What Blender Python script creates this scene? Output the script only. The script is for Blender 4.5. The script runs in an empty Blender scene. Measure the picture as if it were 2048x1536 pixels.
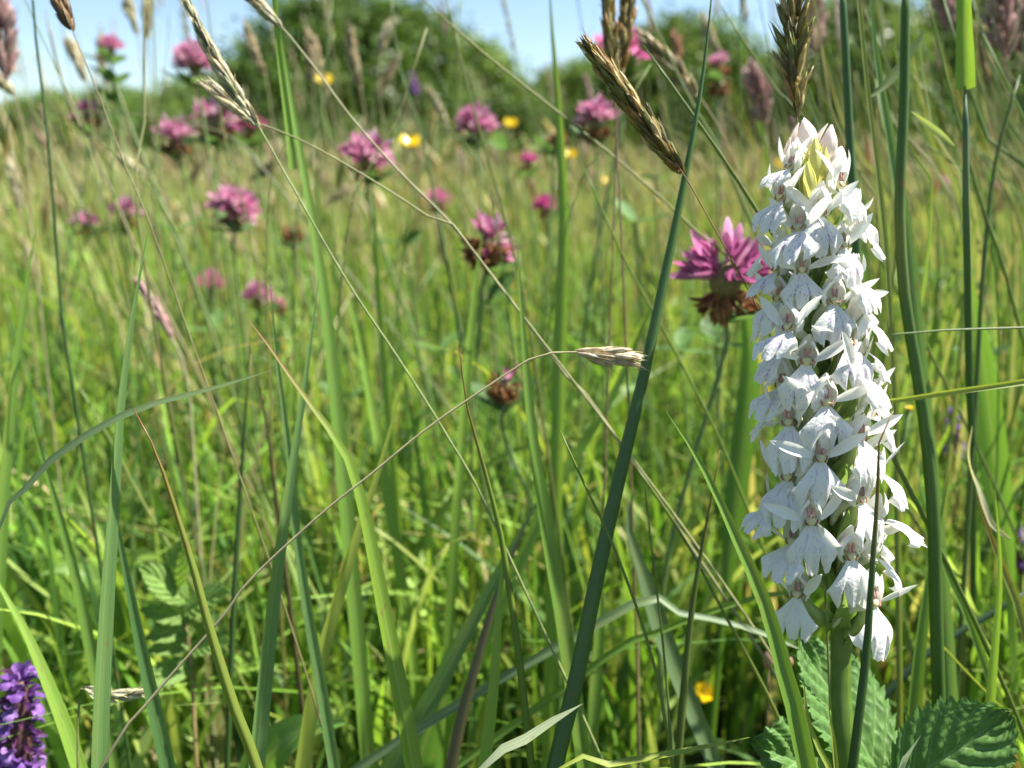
import bpy, math, random
import numpy as np
from mathutils import Vector, Matrix, Euler

scene = bpy.context.scene
COL = scene.collection
rnd = random.Random(11)
R = math.radians

# ------------------------------------------------------------------ camera
CAM_H, PITCH, F = 0.27, R(13.9), 1774.0          # metres, down-tilt, focal length in photo pixels (2048 wide)
CAM = Vector((0, 0, CAM_H))
RIGHT = Vector((1, 0, 0)); FWD = Vector((0, math.cos(PITCH), -math.sin(PITCH))); UP = Vector((0, math.sin(PITCH), math.cos(PITCH)))
cd = bpy.data.cameras.new('camera'); cam = bpy.data.objects.new('camera', cd); COL.objects.link(cam)
cam.location = CAM; cam.rotation_euler = (R(90) - PITCH, 0, 0)
cd.sensor_width = 36; cd.lens = 36 * F / 2048
cd.clip_start = 0.01; cd.clip_end = 2000
cd.dof.use_dof = True; cd.dof.focus_distance = 0.182; cd.dof.aperture_fstop = cd.lens / 2.3
scene.camera = cam

# ------------------------------------------------------------------ sky and sun
SUN_EL, SUN_AZ = R(57), R(80)                    # azimuth clockwise from the view direction (+Y)
w = bpy.data.worlds.new('World'); scene.world = w; w.use_nodes = True
nt = w.node_tree; bg = nt.nodes['Background']
sky = nt.nodes.new('ShaderNodeTexSky'); sky.sky_type = 'NISHITA'; sky.sun_disc = False
sky.sun_elevation = SUN_EL; sky.sun_rotation = SUN_AZ; sky.dust_density = 0.12; sky.ozone_density = 1.6; sky.altitude = 600
nt.links.new(sky.outputs[0], bg.inputs[0]); bg.inputs[1].default_value = 0.062
sl = bpy.data.lights.new('sun', 'SUN'); sl.energy = 5.0; sl.angle = R(0.53); sl.color = (1.0, 0.955, 0.88)
sun = bpy.data.objects.new('sun', sl); COL.objects.link(sun)
sdir = Vector((math.sin(SUN_AZ) * math.cos(SUN_EL), math.cos(SUN_AZ) * math.cos(SUN_EL), math.sin(SUN_EL)))
sun.rotation_euler = sdir.to_track_quat('Z', 'Y').to_euler(); sun.location = (3, 2, 5)
vs = scene.view_settings
vs.view_transform = 'Standard'; vs.look = 'None'; vs.gamma = 1; vs.use_curve_mapping = False; vs.exposure = 1.66
cy = scene.cycles
cy.max_bounces = 8; cy.diffuse_bounces = 4; cy.glossy_bounces = 2; cy.transmission_bounces = 5; cy.caustics_reflective = False; cy.caustics_refractive = False
cy.use_denoising = True

def P(x, y, d):
    """photo pixel and distance along the view axis -> point in the meadow"""
    return CAM + RIGHT * ((x - 1024) / F * d) + UP * ((768 - y) / F * d) + FWD * d

# ------------------------------------------------------------------ materials
def mat_nodes(name):
    m = bpy.data.materials.new(name); m.use_nodes = True
    n = m.node_tree.nodes; n.clear()
    return m, n, m.node_tree.links
def N(n, t, **kw):
    o = n.new(t)
    for k, v in kw.items(): setattr(o, k, v)
    return o
def mixrgb(n, l, fac, a, b, blend='MIX'):
    m = N(n, 'ShaderNodeMix', data_type='RGBA', blend_type=blend)
    for sock, v in ((m.inputs[0], fac), (m.inputs[6], a), (m.inputs[7], b)):
        if hasattr(v, 'is_linked') or hasattr(v, 'links'): l.new(v, sock)
        elif isinstance(v, (int, float)): sock.default_value = v
        else: sock.default_value = (*v[:3], 1)
    return m.outputs[2]
def math_n(n, l, op, *a):
    m = N(n, 'ShaderNodeMath', operation=op)
    for i, v in enumerate(a):
        if hasattr(v, 'links'): l.new(v, m.inputs[i])
        else: m.inputs[i].default_value = v
    return m.outputs[0]
def ramp(n, l, val, stops):
    r = N(n, 'ShaderNodeValToRGB'); e = r.color_ramp.elements
    while len(e) < len(stops): e.new(0.5)
    for i, (p, c) in enumerate(stops):
        e[i].position = p; e[i].color = (*c, 1) if len(c) == 3 else c
    l.new(val, r.inputs[0]); return r.outputs[0]
def leafy(m, n, l, colour, trans=0.4, rough=0.5, spec=0.35, tint=(1.15, 1.1, 0.6), bump=None, bstr=0.3):
    p = N(n, 'ShaderNodeBsdfPrincipled'); t = N(n, 'ShaderNodeBsdfTranslucent'); mx = N(n, 'ShaderNodeMixShader'); o = N(n, 'ShaderNodeOutputMaterial')
    p.inputs['Roughness'].default_value = rough; p.inputs['Specular IOR Level'].default_value = spec
    if hasattr(colour, 'links'): l.new(colour, p.inputs['Base Color'])
    else: p.inputs['Base Color'].default_value = (*colour, 1)
    tc = mixrgb(n, l, 1.0, colour, tint, 'MULTIPLY')
    l.new(tc, t.inputs[0]); mx.inputs[0].default_value = trans
    if bump is not None:
        b = N(n, 'ShaderNodeBump'); b.inputs['Strength'].default_value = bstr; b.inputs['Distance'].default_value = 0.0004
        l.new(bump, b.inputs['Height']); l.new(b.outputs[0], p.inputs['Normal']); l.new(b.outputs[0], t.inputs['Normal'])
    l.new(p.outputs[0], mx.inputs[1]); l.new(t.outputs[0], mx.inputs[2]); l.new(mx.outputs[0], o.inputs[0])
    return m

def m_blade():
    """grass blade: the object's own colour, fine parallel veins, brown tip on some"""
    m, n, l = mat_nodes('grass_blade')
    oi = N(n, 'ShaderNodeObjectInfo'); uv = N(n, 'ShaderNodeUVMap'); sp = N(n, 'ShaderNodeSeparateXYZ'); l.new(uv.outputs[0], sp.inputs[0])
    tip = N(n, 'ShaderNodeAttribute', attribute_type='OBJECT', attribute_name='tip')
    cmb = N(n, 'ShaderNodeCombineXYZ')
    l.new(math_n(n, l, 'MULTIPLY', sp.outputs[0], 9.0), cmb.inputs[0]); l.new(math_n(n, l, 'MULTIPLY', sp.outputs[1], 2.5), cmb.inputs[1])
    l.new(math_n(n, l, 'MULTIPLY', oi.outputs['Random'], 40.0), cmb.inputs[2])
    nz = N(n, 'ShaderNodeTexNoise'); nz.inputs['Scale'].default_value = 1.0; nz.inputs['Detail'].default_value = 3; l.new(cmb.outputs[0], nz.inputs[0])
    c = mixrgb(n, l, 1.0, oi.outputs['Color'], ramp(n, l, nz.outputs[0], [(0.25, (0.82, 0.85, 0.78)), (0.5, (1, 1, 1)), (0.75, (1.14, 1.1, 1.06))]), 'MULTIPLY')
    # blotches of yellow / grey along the blade
    c2 = N(n, 'ShaderNodeCombineXYZ'); l.new(math_n(n, l, 'MULTIPLY', sp.outputs[1], 7.0), c2.inputs[0]); l.new(math_n(n, l, 'MULTIPLY', oi.outputs['Random'], 90.0), c2.inputs[1]); l.new(sp.outputs[0], c2.inputs[2])
    n2 = N(n, 'ShaderNodeTexNoise'); n2.inputs['Scale'].default_value = 1.0; l.new(c2.outputs[0], n2.inputs[0])
    c = mixrgb(n, l, ramp(n, l, n2.outputs[0], [(0.55, (0, 0, 0)), (0.75, (0.35, 0.35, 0.35))]), c, (0.30, 0.30, 0.08))
    c3 = N(n, 'ShaderNodeCombineXYZ'); l.new(math_n(n, l, 'MULTIPLY', sp.outputs[0], 4.0), c3.inputs[0]); l.new(math_n(n, l, 'MULTIPLY', sp.outputs[1], 60.0), c3.inputs[1]); l.new(math_n(n, l, 'MULTIPLY', oi.outputs['Random'], 70.0), c3.inputs[2])
    n4 = N(n, 'ShaderNodeTexNoise'); n4.inputs['Scale'].default_value = 1.0; n4.inputs['Detail'].default_value = 2; l.new(c3.outputs[0], n4.inputs[0])
    c = mixrgb(n, l, ramp(n, l, n4.outputs[0], [(0.66, (0, 0, 0)), (0.72, (0.6, 0.6, 0.6))]), c, (0.22, 0.15, 0.05))
    # pale midrib
    mid = math_n(n, l, 'ABSOLUTE', math_n(n, l, 'SUBTRACT', sp.outputs[0], 0.5))
    c = mixrgb(n, l, ramp(n, l, mid, [(0.02, (0.35, 0.35, 0.35)), (0.07, (0, 0, 0))]), c, (0.30, 0.36, 0.14))
    tf = math_n(n, l, 'MULTIPLY', ramp(n, l, sp.outputs[1], [(0.86, (0, 0, 0)), (0.985, (1, 1, 1))]), tip.outputs['Fac'])
    c = mixrgb(n, l, tf, c, (0.24, 0.12, 0.035))
    wv = math_n(n, l, 'SINE', math_n(n, l, 'MULTIPLY', sp.outputs[0], 90.0))
    return leafy(m, n, l, c, 0.48, 0.42, 0.45, bump=wv, bstr=0.14)
def m_attr(name, trans=0.46, rough=0.5, spec=0.3, tint=(1.15, 1.1, 0.55)):
    """colour of each blade or leaf from the mesh's own colour attribute"""
    m, n, l = mat_nodes(name)
    a = N(n, 'ShaderNodeAttribute', attribute_name='Col')
    tc = N(n, 'ShaderNodeTexCoord'); nz = N(n, 'ShaderNodeTexNoise'); nz.inputs['Scale'].default_value = 60; l.new(tc.outputs['Object'], nz.inputs[0])
    c = mixrgb(n, l, 1.0, a.outputs['Color'], ramp(n, l, nz.outputs[0], [(0.3, (0.8, 0.8, 0.8)), (0.7, (1.15, 1.15, 1.1))]), 'MULTIPLY')
    return leafy(m, n, l, c, trans, rough, spec, tint)
def m_plain(name, col, trans=0.35, rough=0.55, spec=0.3, var=0.25, scale=400, tint=(1.1, 1.05, 0.8)):
    m, n, l = mat_nodes(name)
    tc = N(n, 'ShaderNodeTexCoord'); oi = N(n, 'ShaderNodeObjectInfo')
    nz = N(n, 'ShaderNodeTexNoise'); nz.inputs['Scale'].default_value = scale; nz.inputs['Detail'].default_value = 3; l.new(tc.outputs['Object'], nz.inputs[0])
    c = mixrgb(n, l, 1.0, col, ramp(n, l, nz.outputs[0], [(0.3, (1 - var,) * 3), (0.7, (1 + var,) * 3)]), 'MULTIPLY')
    c = mixrgb(n, l, 1.0, c, ramp(n, l, oi.outputs['Random'], [(0, (1 - var,) * 3), (1, (1 + var,) * 3)]), 'MULTIPLY')
    return leafy(m, n, l, c, trans, rough, spec, tint)
def m_objcol(name, trans=0.4, rough=0.55, spec=0.25, var=0.3, scale=300, tint=(1.1, 1.0, 1.0)):
    """the object's own colour with fine mottling"""
    m, n, l = mat_nodes(name)
    tc = N(n, 'ShaderNodeTexCoord'); oi = N(n, 'ShaderNodeObjectInfo')
    nz = N(n, 'ShaderNodeTexNoise'); nz.inputs['Scale'].default_value = scale; nz.inputs['Detail'].default_value = 3; l.new(tc.outputs['Object'], nz.inputs[0])
    c = mixrgb(n, l, 1.0, oi.outputs['Color'], ramp(n, l, nz.outputs[0], [(0.3, (1 - var,) * 3), (0.7, (1 + var,) * 3)]), 'MULTIPLY')
    return leafy(m, n, l, c, trans, rough, spec, tint)
def m_lip():
    """white orchid petal with short violet dashes; the lower flowers carry fewer"""
    m, n, l = mat_nodes('orchid_lip')
    uv = N(n, 'ShaderNodeUVMap'); oi = N(n, 'ShaderNodeObjectInfo'); sp = N(n, 'ShaderNodeSeparateXYZ'); l.new(uv.outputs[0], sp.inputs[0])
    am = N(n, 'ShaderNodeAttribute', attribute_type='OBJECT', attribute_name='spots')
    cmb = N(n, 'ShaderNodeCombineXYZ')
    nzw = N(n, 'ShaderNodeTexNoise'); nzw.inputs['Scale'].default_value = 4.0; l.new(uv.outputs[0], nzw.inputs[0])
    wob = math_n(n, l, 'MULTIPLY', math_n(n, l, 'SUBTRACT', nzw.outputs[0], 0.5), 2.2)
    l.new(math_n(n, l, 'ADD', math_n(n, l, 'MULTIPLY', sp.outputs[0], 19.0), wob), cmb.inputs[0])
    l.new(math_n(n, l, 'MULTIPLY', sp.outputs[1], 6.0), cmb.inputs[1])
    l.new(math_n(n, l, 'MULTIPLY', oi.outputs['Random'], 50.0), cmb.inputs[2])
    vo = N(n, 'ShaderNodeTexVoronoi', voronoi_dimensions='3D'); vo.inputs['Scale'].default_value = 1.0; vo.inputs['Randomness'].default_value = 0.9; l.new(cmb.outputs[0], vo.inputs[0])
    dots = ramp(n, l, vo.outputs['Distance'], [(0.15, (1, 1, 1)), (0.33, (0, 0, 0))])
    au = math_n(n, l, 'ABSOLUTE', math_n(n, l, 'SUBTRACT', sp.outputs[0], 0.5))
    # a broken loop line on each side of the lip
    ln = math_n(n, l, 'ABSOLUTE', math_n(n, l, 'SUBTRACT', au, math_n(n, l, 'ADD', 0.17, math_n(n, l, 'MULTIPLY', wob, 0.05))))
    n3 = N(n, 'ShaderNodeTexNoise'); n3.inputs['Scale'].default_value = 1.2; l.new(cmb.outputs[0], n3.inputs[0])
    line = math_n(n, l, 'MULTIPLY', ramp(n, l, ln, [(0.012, (1, 1, 1)), (0.03, (0, 0, 0))]), ramp(n, l, n3.outputs[0], [(0.42, (0, 0, 0)), (0.52, (1, 1, 1))]))
    mk = math_n(n, l, 'MAXIMUM', dots, line)
    mk = math_n(n, l, 'MULTIPLY', mk, ramp(n, l, au, [(0.34, (1, 1, 1)), (0.46, (0.15, 0.15, 0.15))]))
    mk = math_n(n, l, 'MULTIPLY', mk, ramp(n, l, sp.outputs[1], [(0.03, (0, 0, 0)), (0.12, (1, 1, 1)), (0.75, (0.8, 0.8, 0.8)), (0.95, (0, 0, 0))]))
    mk = math_n(n, l, 'MULTIPLY', mk, am.outputs['Fac'])
    c = mixrgb(n, l, mk, (0.85, 0.84, 0.80), (0.42, 0.27, 0.60))
    bw = N(n, 'ShaderNodeTexNoise'); bw.inputs['Scale'].default_value = 14; bw.inputs['Detail'].default_value = 4; l.new(uv.outputs[0], bw.inputs[0])
    return leafy(m, n, l, c, 0.36, 0.5, 0.3, (1, 1, 1), bump=bw.outputs[0], bstr=0.5)
def m_toothed(name, col, vein, trans, veins):
    """leaf with paler side veins and quilted flesh between them"""
    m, n, l = mat_nodes(name)
    uv = N(n, 'ShaderNodeUVMap'); sp = N(n, 'ShaderNodeSeparateXYZ'); l.new(uv.outputs[0], sp.inputs[0])
    au = math_n(n, l, 'ABSOLUTE', math_n(n, l, 'SUBTRACT', math_n(n, l, 'MULTIPLY', sp.outputs[0], 2.0), 1.0))
    fv = math_n(n, l, 'FRACT', math_n(n, l, 'ADD', math_n(n, l, 'MULTIPLY', math_n(n, l, 'SUBTRACT', sp.outputs[1], math_n(n, l, 'MULTIPLY', au, 0.30)), float(veins)), 5.0))
    dv = math_n(n, l, 'MINIMUM', fv, math_n(n, l, 'SUBTRACT', 1.0, fv))
    ln = math_n(n, l, 'MAXIMUM', ramp(n, l, dv, [(0.03, (1, 1, 1)), (0.12, (0, 0, 0))]), ramp(n, l, au, [(0.02, (1, 1, 1)), (0.06, (0, 0, 0))]))
    nz = N(n, 'ShaderNodeTexNoise'); nz.inputs['Scale'].default_value = 9; nz.inputs['Detail'].default_value = 5; l.new(uv.outputs[0], nz.inputs[0])
    quilt = math_n(n, l, 'SINE', math_n(n, l, 'ADD', math_n(n, l, 'MULTIPLY', au, 40.0), math_n(n, l, 'MULTIPLY', nz.outputs[0], 9.0)))
    c = mixrgb(n, l, 1.0, col, ramp(n, l, nz.outputs[0], [(0.3, (0.75, 0.75, 0.75)), (0.7, (1.25, 1.22, 1.1))]), 'MULTIPLY')
    c = mixrgb(n, l, math_n(n, l, 'MULTIPLY', ln, 0.7), c, vein)
    h = math_n(n, l, 'SUBTRACT', math_n(n, l, 'MULTIPLY', quilt, 0.5), math_n(n, l, 'MULTIPLY', ln, 0.8))
    return leafy(m, n, l, c, trans, 0.5, 0.3, (1.3, 1.3, 0.5), bump=h, bstr=0.3)
def m_ground():
    m, n, l = mat_nodes('meadow_soil')
    tc = N(n, 'ShaderNodeTexCoord')
    a = N(n, 'ShaderNodeTexNoise'); a.inputs['Scale'].default_value = 3; a.inputs['Detail'].default_value = 8; l.new(tc.outputs['Object'], a.inputs[0])
    b = N(n, 'ShaderNodeTexNoise'); b.inputs['Scale'].default_value = 90; b.inputs['Detail'].default_value = 6; l.new(tc.outputs['Object'], b.inputs[0])
    c1 = ramp(n, l, a.outputs[0], [(0.35, (0.045, 0.06, 0.018)), (0.6, (0.08, 0.10, 0.03)), (0.75, (0.12, 0.11, 0.05))])
    c = mixrgb(n, l, 1.0, c1, ramp(n, l, b.outputs[0], [(0.3, (0.5, 0.5, 0.5)), (0.7, (1.4, 1.35, 1.2))]), 'MULTIPLY')
    p = N(n, 'ShaderNodeBsdfPrincipled'); o = N(n, 'ShaderNodeOutputMaterial'); p.inputs['Roughness'].default_value = 0.95; p.inputs['Specular IOR Level'].default_value = 0.1
    bp = N(n, 'ShaderNodeBump'); bp.inputs['Distance'].default_value = 0.02; l.new(b.outputs[0], bp.inputs['Height']); l.new(bp.outputs[0], p.inputs['Normal'])
    l.new(c, p.inputs['Base Color']); l.new(p.outputs[0], o.inputs[0]); return m
def m_bark():
    m, n, l = mat_nodes('bark')
    tc = N(n, 'ShaderNodeTexCoord'); mp = N(n, 'ShaderNodeMapping'); mp.inputs['Scale'].default_value = (9, 9, 1.5); l.new(tc.outputs['Object'], mp.inputs[0])
    a = N(n, 'ShaderNodeTexNoise'); a.inputs['Scale'].default_value = 2; a.inputs['Detail'].default_value = 6; l.new(mp.outputs[0], a.inputs[0])
    c = ramp(n, l, a.outputs[0], [(0.3, (0.05, 0.04, 0.03)), (0.7, (0.17, 0.14, 0.10))])
    p = N(n, 'ShaderNodeBsdfPrincipled'); o = N(n, 'ShaderNodeOutputMaterial'); p.inputs['Roughness'].default_value = 0.9
    bp = N(n, 'ShaderNodeBump'); bp.inputs['Distance'].default_value = 0.03; l.new(a.outputs[0], bp.inputs['Height']); l.new(bp.outputs[0], p.inputs['Normal'])
    l.new(c, p.inputs['Base Color']); l.new(p.outputs[0], o.inputs[0]); return m

M = dict(blade=m_blade(), field=m_attr('field_grass'), tree=m_attr('tree_leaf', 0.35, 0.45, 0.3), lip=m_lip(), ground=m_ground(), bark=m_bark(),
         petal=m_plain('orchid_petal', (0.86, 0.85, 0.79), 0.36, 0.5, 0.3, 0.03, 600, (1, 1, 0.97)),
         spur=m_plain('orchid_spur', (0.66, 0.70, 0.48), 0.3, 0.45, 0.3, 0.08),
         ovary=m_plain('orchid_ovary', (0.30, 0.40, 0.12), 0.3, 0.4, 0.35, 0.15),
         bract=m_plain('orchid_bract', (0.20, 0.31, 0.075), 0.4, 0.4, 0.4, 0.18),
         budg=m_plain('orchid_bud_green', (0.62, 0.62, 0.22), 0.4, 0.45, 0.3, 0.08),
         budw=m_plain('orchid_bud_white', (0.82, 0.74, 0.76), 0.4, 0.45, 0.3, 0.05),
         anther=m_plain('orchid_anther', (0.52, 0.29, 0.25), 0.15, 0.4, 0.4, 0.3, 1500),
         throat=m_plain('orchid_throat', (0.72, 0.70, 0.40), 0.3, 0.4, 0.3, 0.08),
         mark=m_plain('orchid_throat_mark', (0.30, 0.12, 0.09), 0.05, 0.5, 0.3, 0.1),
         ostem=m_plain('orchid_stem', (0.12, 0.205, 0.03), 0.22, 0.4, 0.4, 0.15, 250),
         objcol=m_objcol('plant_colour'), dry=m_objcol('seed_husk', 0.3, 0.45, 0.5, 0.35, 500),
         leaf=m_toothed('bramble_leaf', (0.090, 0.190, 0.045), (0.15, 0.26, 0.08), 0.32, 7),
         pleaf=m_plain('meadow_leaf', (0.10, 0.19, 0.05), 0.40, 0.55, 0.25, 0.2, 160), sleaf=m_toothed('meadowsweet_leaf', (0.17, 0.29, 0.07), (0.28, 0.38, 0.13), 0.42, 6),
         yellow=m_plain('buttercup_petal', (0.85, 0.60, 0.012), 0.35, 0.2, 0.5, 0.08, 300, (1, 1, 1)),
         stem=m_objcol('green_stem', 0.2, 0.45, 0.35, 0.2, 300, (1.1, 1.1, 0.7)))

# ------------------------------------------------------------------ helpers
def tag(o, label=None, cat=None, group=None, kind=None):
    if label: o['label'] = label
    if cat: o['category'] = cat
    if group: o['group'] = group
    if kind: o['kind'] = kind
    return o
def mesh(name, v, f, mats, uv=None, smooth=True, midx=None):
    me = bpy.data.meshes.new(name); me.from_pydata([tuple(x) for x in v], [], f)
    for mm in (mats if isinstance(mats, (list, tuple)) else [mats]): me.materials.append(mm)
    if uv is not None:
        lay = me.uv_layers.new(name='UVMap'); arr = np.empty(len(me.loops), np.int32); me.loops.foreach_get('vertex_index', arr)
        lay.data.foreach_set('uv', np.asarray(uv, np.float32)[arr].ravel())
    if smooth: me.polygons.foreach_set('use_smooth', [True] * len(me.polygons))
    if midx is not None: me.polygons.foreach_set('material_index', midx)
    return me
def obj(name, me, parent=None, loc=None, mw=None, color=None):
    o = bpy.data.objects.new(name, me); COL.objects.link(o)
    if parent is not None: o.parent = parent
    if loc is not None: o.location = loc
    if mw is not None: o.matrix_local = mw
    if color is not None: o.color = (*color, 1)
    return o
def empty(name, loc):
    o = bpy.data.objects.new(name, None); COL.objects.link(o); o.location = loc; o.empty_display_size = 0.01; return o
def spline(pts, n):
    """Catmull-Rom through pts, n points evenly spread"""
    p = np.array([tuple(q) for q in pts], float)
    if len(p) == 2: p = np.array([p[0], (p[0] + p[1]) / 2, p[1]])
    q = np.vstack([2 * p[0] - p[1], p, 2 * p[-1] - p[-2]])
    out = []
    for i in range(1, len(q) - 2):
        for t in np.linspace(0, 1, 14, endpoint=False):
            a, b, c, d = q[i - 1], q[i], q[i + 1], q[i + 2]
            out.append(0.5 * (2 * b + (c - a) * t + (2 * a - 5 * b + 4 * c - d) * t * t + (3 * b - a - 3 * c + d) * t ** 3))
    out.append(p[-1]); out = np.array(out)
    s = np.r_[0, np.cumsum(np.linalg.norm(np.diff(out, axis=0), axis=1))]
    x = np.linspace(0, s[-1], n)
    return np.stack([np.interp(x, s, out[:, k]) for k in range(3)], 1)
def nrm(a): return a / (np.linalg.norm(a, axis=-1, keepdims=True) + 1e-12)
def tube_geo(c, rad, sides=8, base=0, ref=(0.31, 0.17, 0.94)):
    c = np.asarray(c, float); k = len(c); rad = np.broadcast_to(np.asarray(rad, float), (k,))
    t = nrm(np.gradient(c, axis=0)); u = nrm(np.cross(t, np.array(ref) if abs(t.mean(0) @ np.array(ref)) < 0.9 else np.array([1.0, 0, 0]))); v = np.cross(t, u)
    a = np.arange(sides) / sides * 2 * math.pi
    vs_ = (c[:, None] + rad[:, None, None] * (np.cos(a)[None, :, None] * u[:, None] + np.sin(a)[None, :, None] * v[:, None])).reshape(-1, 3)
    f = [(base + i * sides + j, base + i * sides + (j + 1) % sides, base + (i + 1) * sides + (j + 1) % sides, base + (i + 1) * sides + j) for i in range(k - 1) for j in range(sides)]
    f += [tuple(base + j for j in range(sides))[::-1], tuple(base + (k - 1) * sides + j for j in range(sides))]
    uv = np.array([(j / sides, i / (k - 1)) for i in range(k) for j in range(sides)])
    return vs_, f, uv
def strip_geo(c, half, face, fold=0.25, twist=None, across=5, base=0):
    """blade: centre line c (root to tip), half widths, mean facing vector, V fold"""
    c = np.asarray(c, float); k = len(c)
    t = nrm(np.gradient(c, axis=0)); s = nrm(np.cross(t, np.asarray(face, float)[None].repeat(k, 0)))
    n_ = np.cross(s, t)
    if twist is not None:
        ca, sa = np.cos(twist)[:, None], np.sin(twist)[:, None]; s, n_ = s * ca + n_ * sa, n_ * ca - s * sa
    u = np.linspace(-1, 1, across)
    off = half[:, None, None] * (u[None, :, None] * s[:, None] - (fold * (1 - np.abs(u) ** 1.3))[None, :, None] * n_[:, None])
    vs_ = (c[:, None] + off).reshape(-1, 3)
    f = [(base + i * across + j, base + i * across + j + 1, base + (i + 1) * across + j + 1, base + (i + 1) * across + j) for i in range(k - 1) for j in range(across - 1)]
    uv = np.array([((x + 1) / 2, i / (k - 1)) for i in range(k) for x in u])
    return vs_, f, uv
def ball_geo(ce, r, seg=8, ring=6, base=0, rot=None):
    vs_ = []; 
    for i in range(ring + 1):
        th = math.pi * i / ring
        for j in range(seg):
            ph = 2 * math.pi * j / seg
            p = Vector((r[0] * math.sin(th) * math.cos(ph), r[1] * math.sin(th) * math.sin(ph), r[2] * math.cos(th)))
            if rot is not None: p = rot @ p
            vs_.append(tuple(Vector(ce) + p))
    f = [(base + i * seg + j, base + i * seg + (j + 1) % seg, base + (i + 1) * seg + (j + 1) % seg, base + (i + 1) * seg + j) for i in range(ring) for j in range(seg)]
    return vs_, f
class Geo:
    def __init__(s): s.v = []; s.f = []; s.uv = []; s.mi = []
    def add(s, fn, *a, mi=0, **k):
        r = fn(*a, base=len(s.v), **k); s.v += [tuple(x) for x in r[0]]; s.f += r[1]; s.mi += [mi] * len(r[1])
        s.uv += [tuple(x) for x in r[2]] if len(r) > 2 else [(0.5, 0.5)] * len(r[0])
        return s
    def mesh(s, name, mats, org=(0, 0, 0)):
        o = np.array(tuple(org)); return mesh(name, np.array(s.v) - o, s.f, mats, s.uv, True, s.mi)
def px(wpx, d): return wpx / F * d

PATH_N = []
def path(points, d, ground=True):
    """photo points (x, y[, depth]) listed from tip to foot -> root-to-tip 3-D points, led on down to the soil"""
    p = [P(q[0], q[1], q[2] if len(q) > 2 else d) for q in points]
    if ground:
        a, b = p[-1], p[-2]; dr = (a - b).normalized()
        h = max(a.z, 0.005); PATH_N.append(len(points)); run = Vector((dr.x, dr.y, 0))
        if dr.z < -0.35:
            k = min(h / -dr.z, 0.3); e = a + Vector((dr.x, dr.y, 0)) * k * 0.6; e.z = -0.002; m_ = (a + e) / 2 + run * h * 0.12
            p += [m_, e]
        else:
            e = a + run * h * 0.9; e.z = -0.002; m_ = a + run * h * 0.62; m_.z = h * 0.55; p += [m_, e]
    return p[::-1]

# ------------------------------------------------------------------ ground
gv = []; gf = []; ring_r = [0, 0.5, 1, 2, 4, 8, 16, 32, 64, 130, 300, 900]; SEG = 48
rg = random.Random(3)
for i, rr in enumerate(ring_r):
    for j in range(SEG):
        a = 2 * math.pi * j / SEG; gv.append((rr * math.cos(a), rr * math.sin(a), 0 if i < 4 else -0.02 * rg.random() * min(1, rr / 8)))
for i in range(len(ring_r) - 1):
    for j in range(SEG): gf.append((i * SEG + j, (i + 1) * SEG + j, (i + 1) * SEG + (j + 1) % SEG, i * SEG + (j + 1) % SEG))
tag(obj('ground', mesh('ground', gv, gf, M['ground'])), 'meadow soil under the grass running to the hedge', kind='structure')
# ------------------------------------------------------------------ the grass of the field (nobody could count it)
g = np.random.default_rng(5)
GREENS = np.array([(0.145, 0.275, 0.036), (0.190, 0.330, 0.046), (0.240, 0.370, 0.062), (0.090, 0.190, 0.050), (0.300, 0.385, 0.110), (0.065, 0.130, 0.034)])
STRAWS = np.array([(0.42, 0.36, 0.17), (0.50, 0.44, 0.24), (0.34, 0.25, 0.12), (0.36, 0.33, 0.13)])
def big_mesh(name, v, quads, col, mat, kind='stuff', label=None, cat=None):
    me = bpy.data.meshes.new(name); nv, nf = len(v), len(quads)
    me.vertices.add(nv); me.loops.add(nf * 4); me.polygons.add(nf)
    me.vertices.foreach_set('co', np.asarray(v, np.float32).ravel())
    me.loops.foreach_set('vertex_index', np.asarray(quads, np.int32).ravel())
    me.polygons.foreach_set('loop_start', np.arange(0, nf * 4, 4, dtype=np.int32)); me.polygons.foreach_set('loop_total', np.full(nf, 4, np.int32))
    me.update(calc_edges=True)
    ca = me.color_attributes.new('Col', 'FLOAT_COLOR', 'POINT')
    ca.data.foreach_set('color', np.c_[col, np.ones(nv)].astype(np.float32).ravel())
    me.polygons.foreach_set('use_smooth', np.ones(nf, bool)); me.materials.append(mat); me.validate()
    return me
def ring_area(n, r0, r1, half):
    """n points spread evenly over a sector of the meadow"""
    r = np.sqrt(g.uniform(r0 * r0, r1 * r1, n)); a = g.uniform(-half, half, n)
    return r * np.sin(a), r * np.cos(a)
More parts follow.
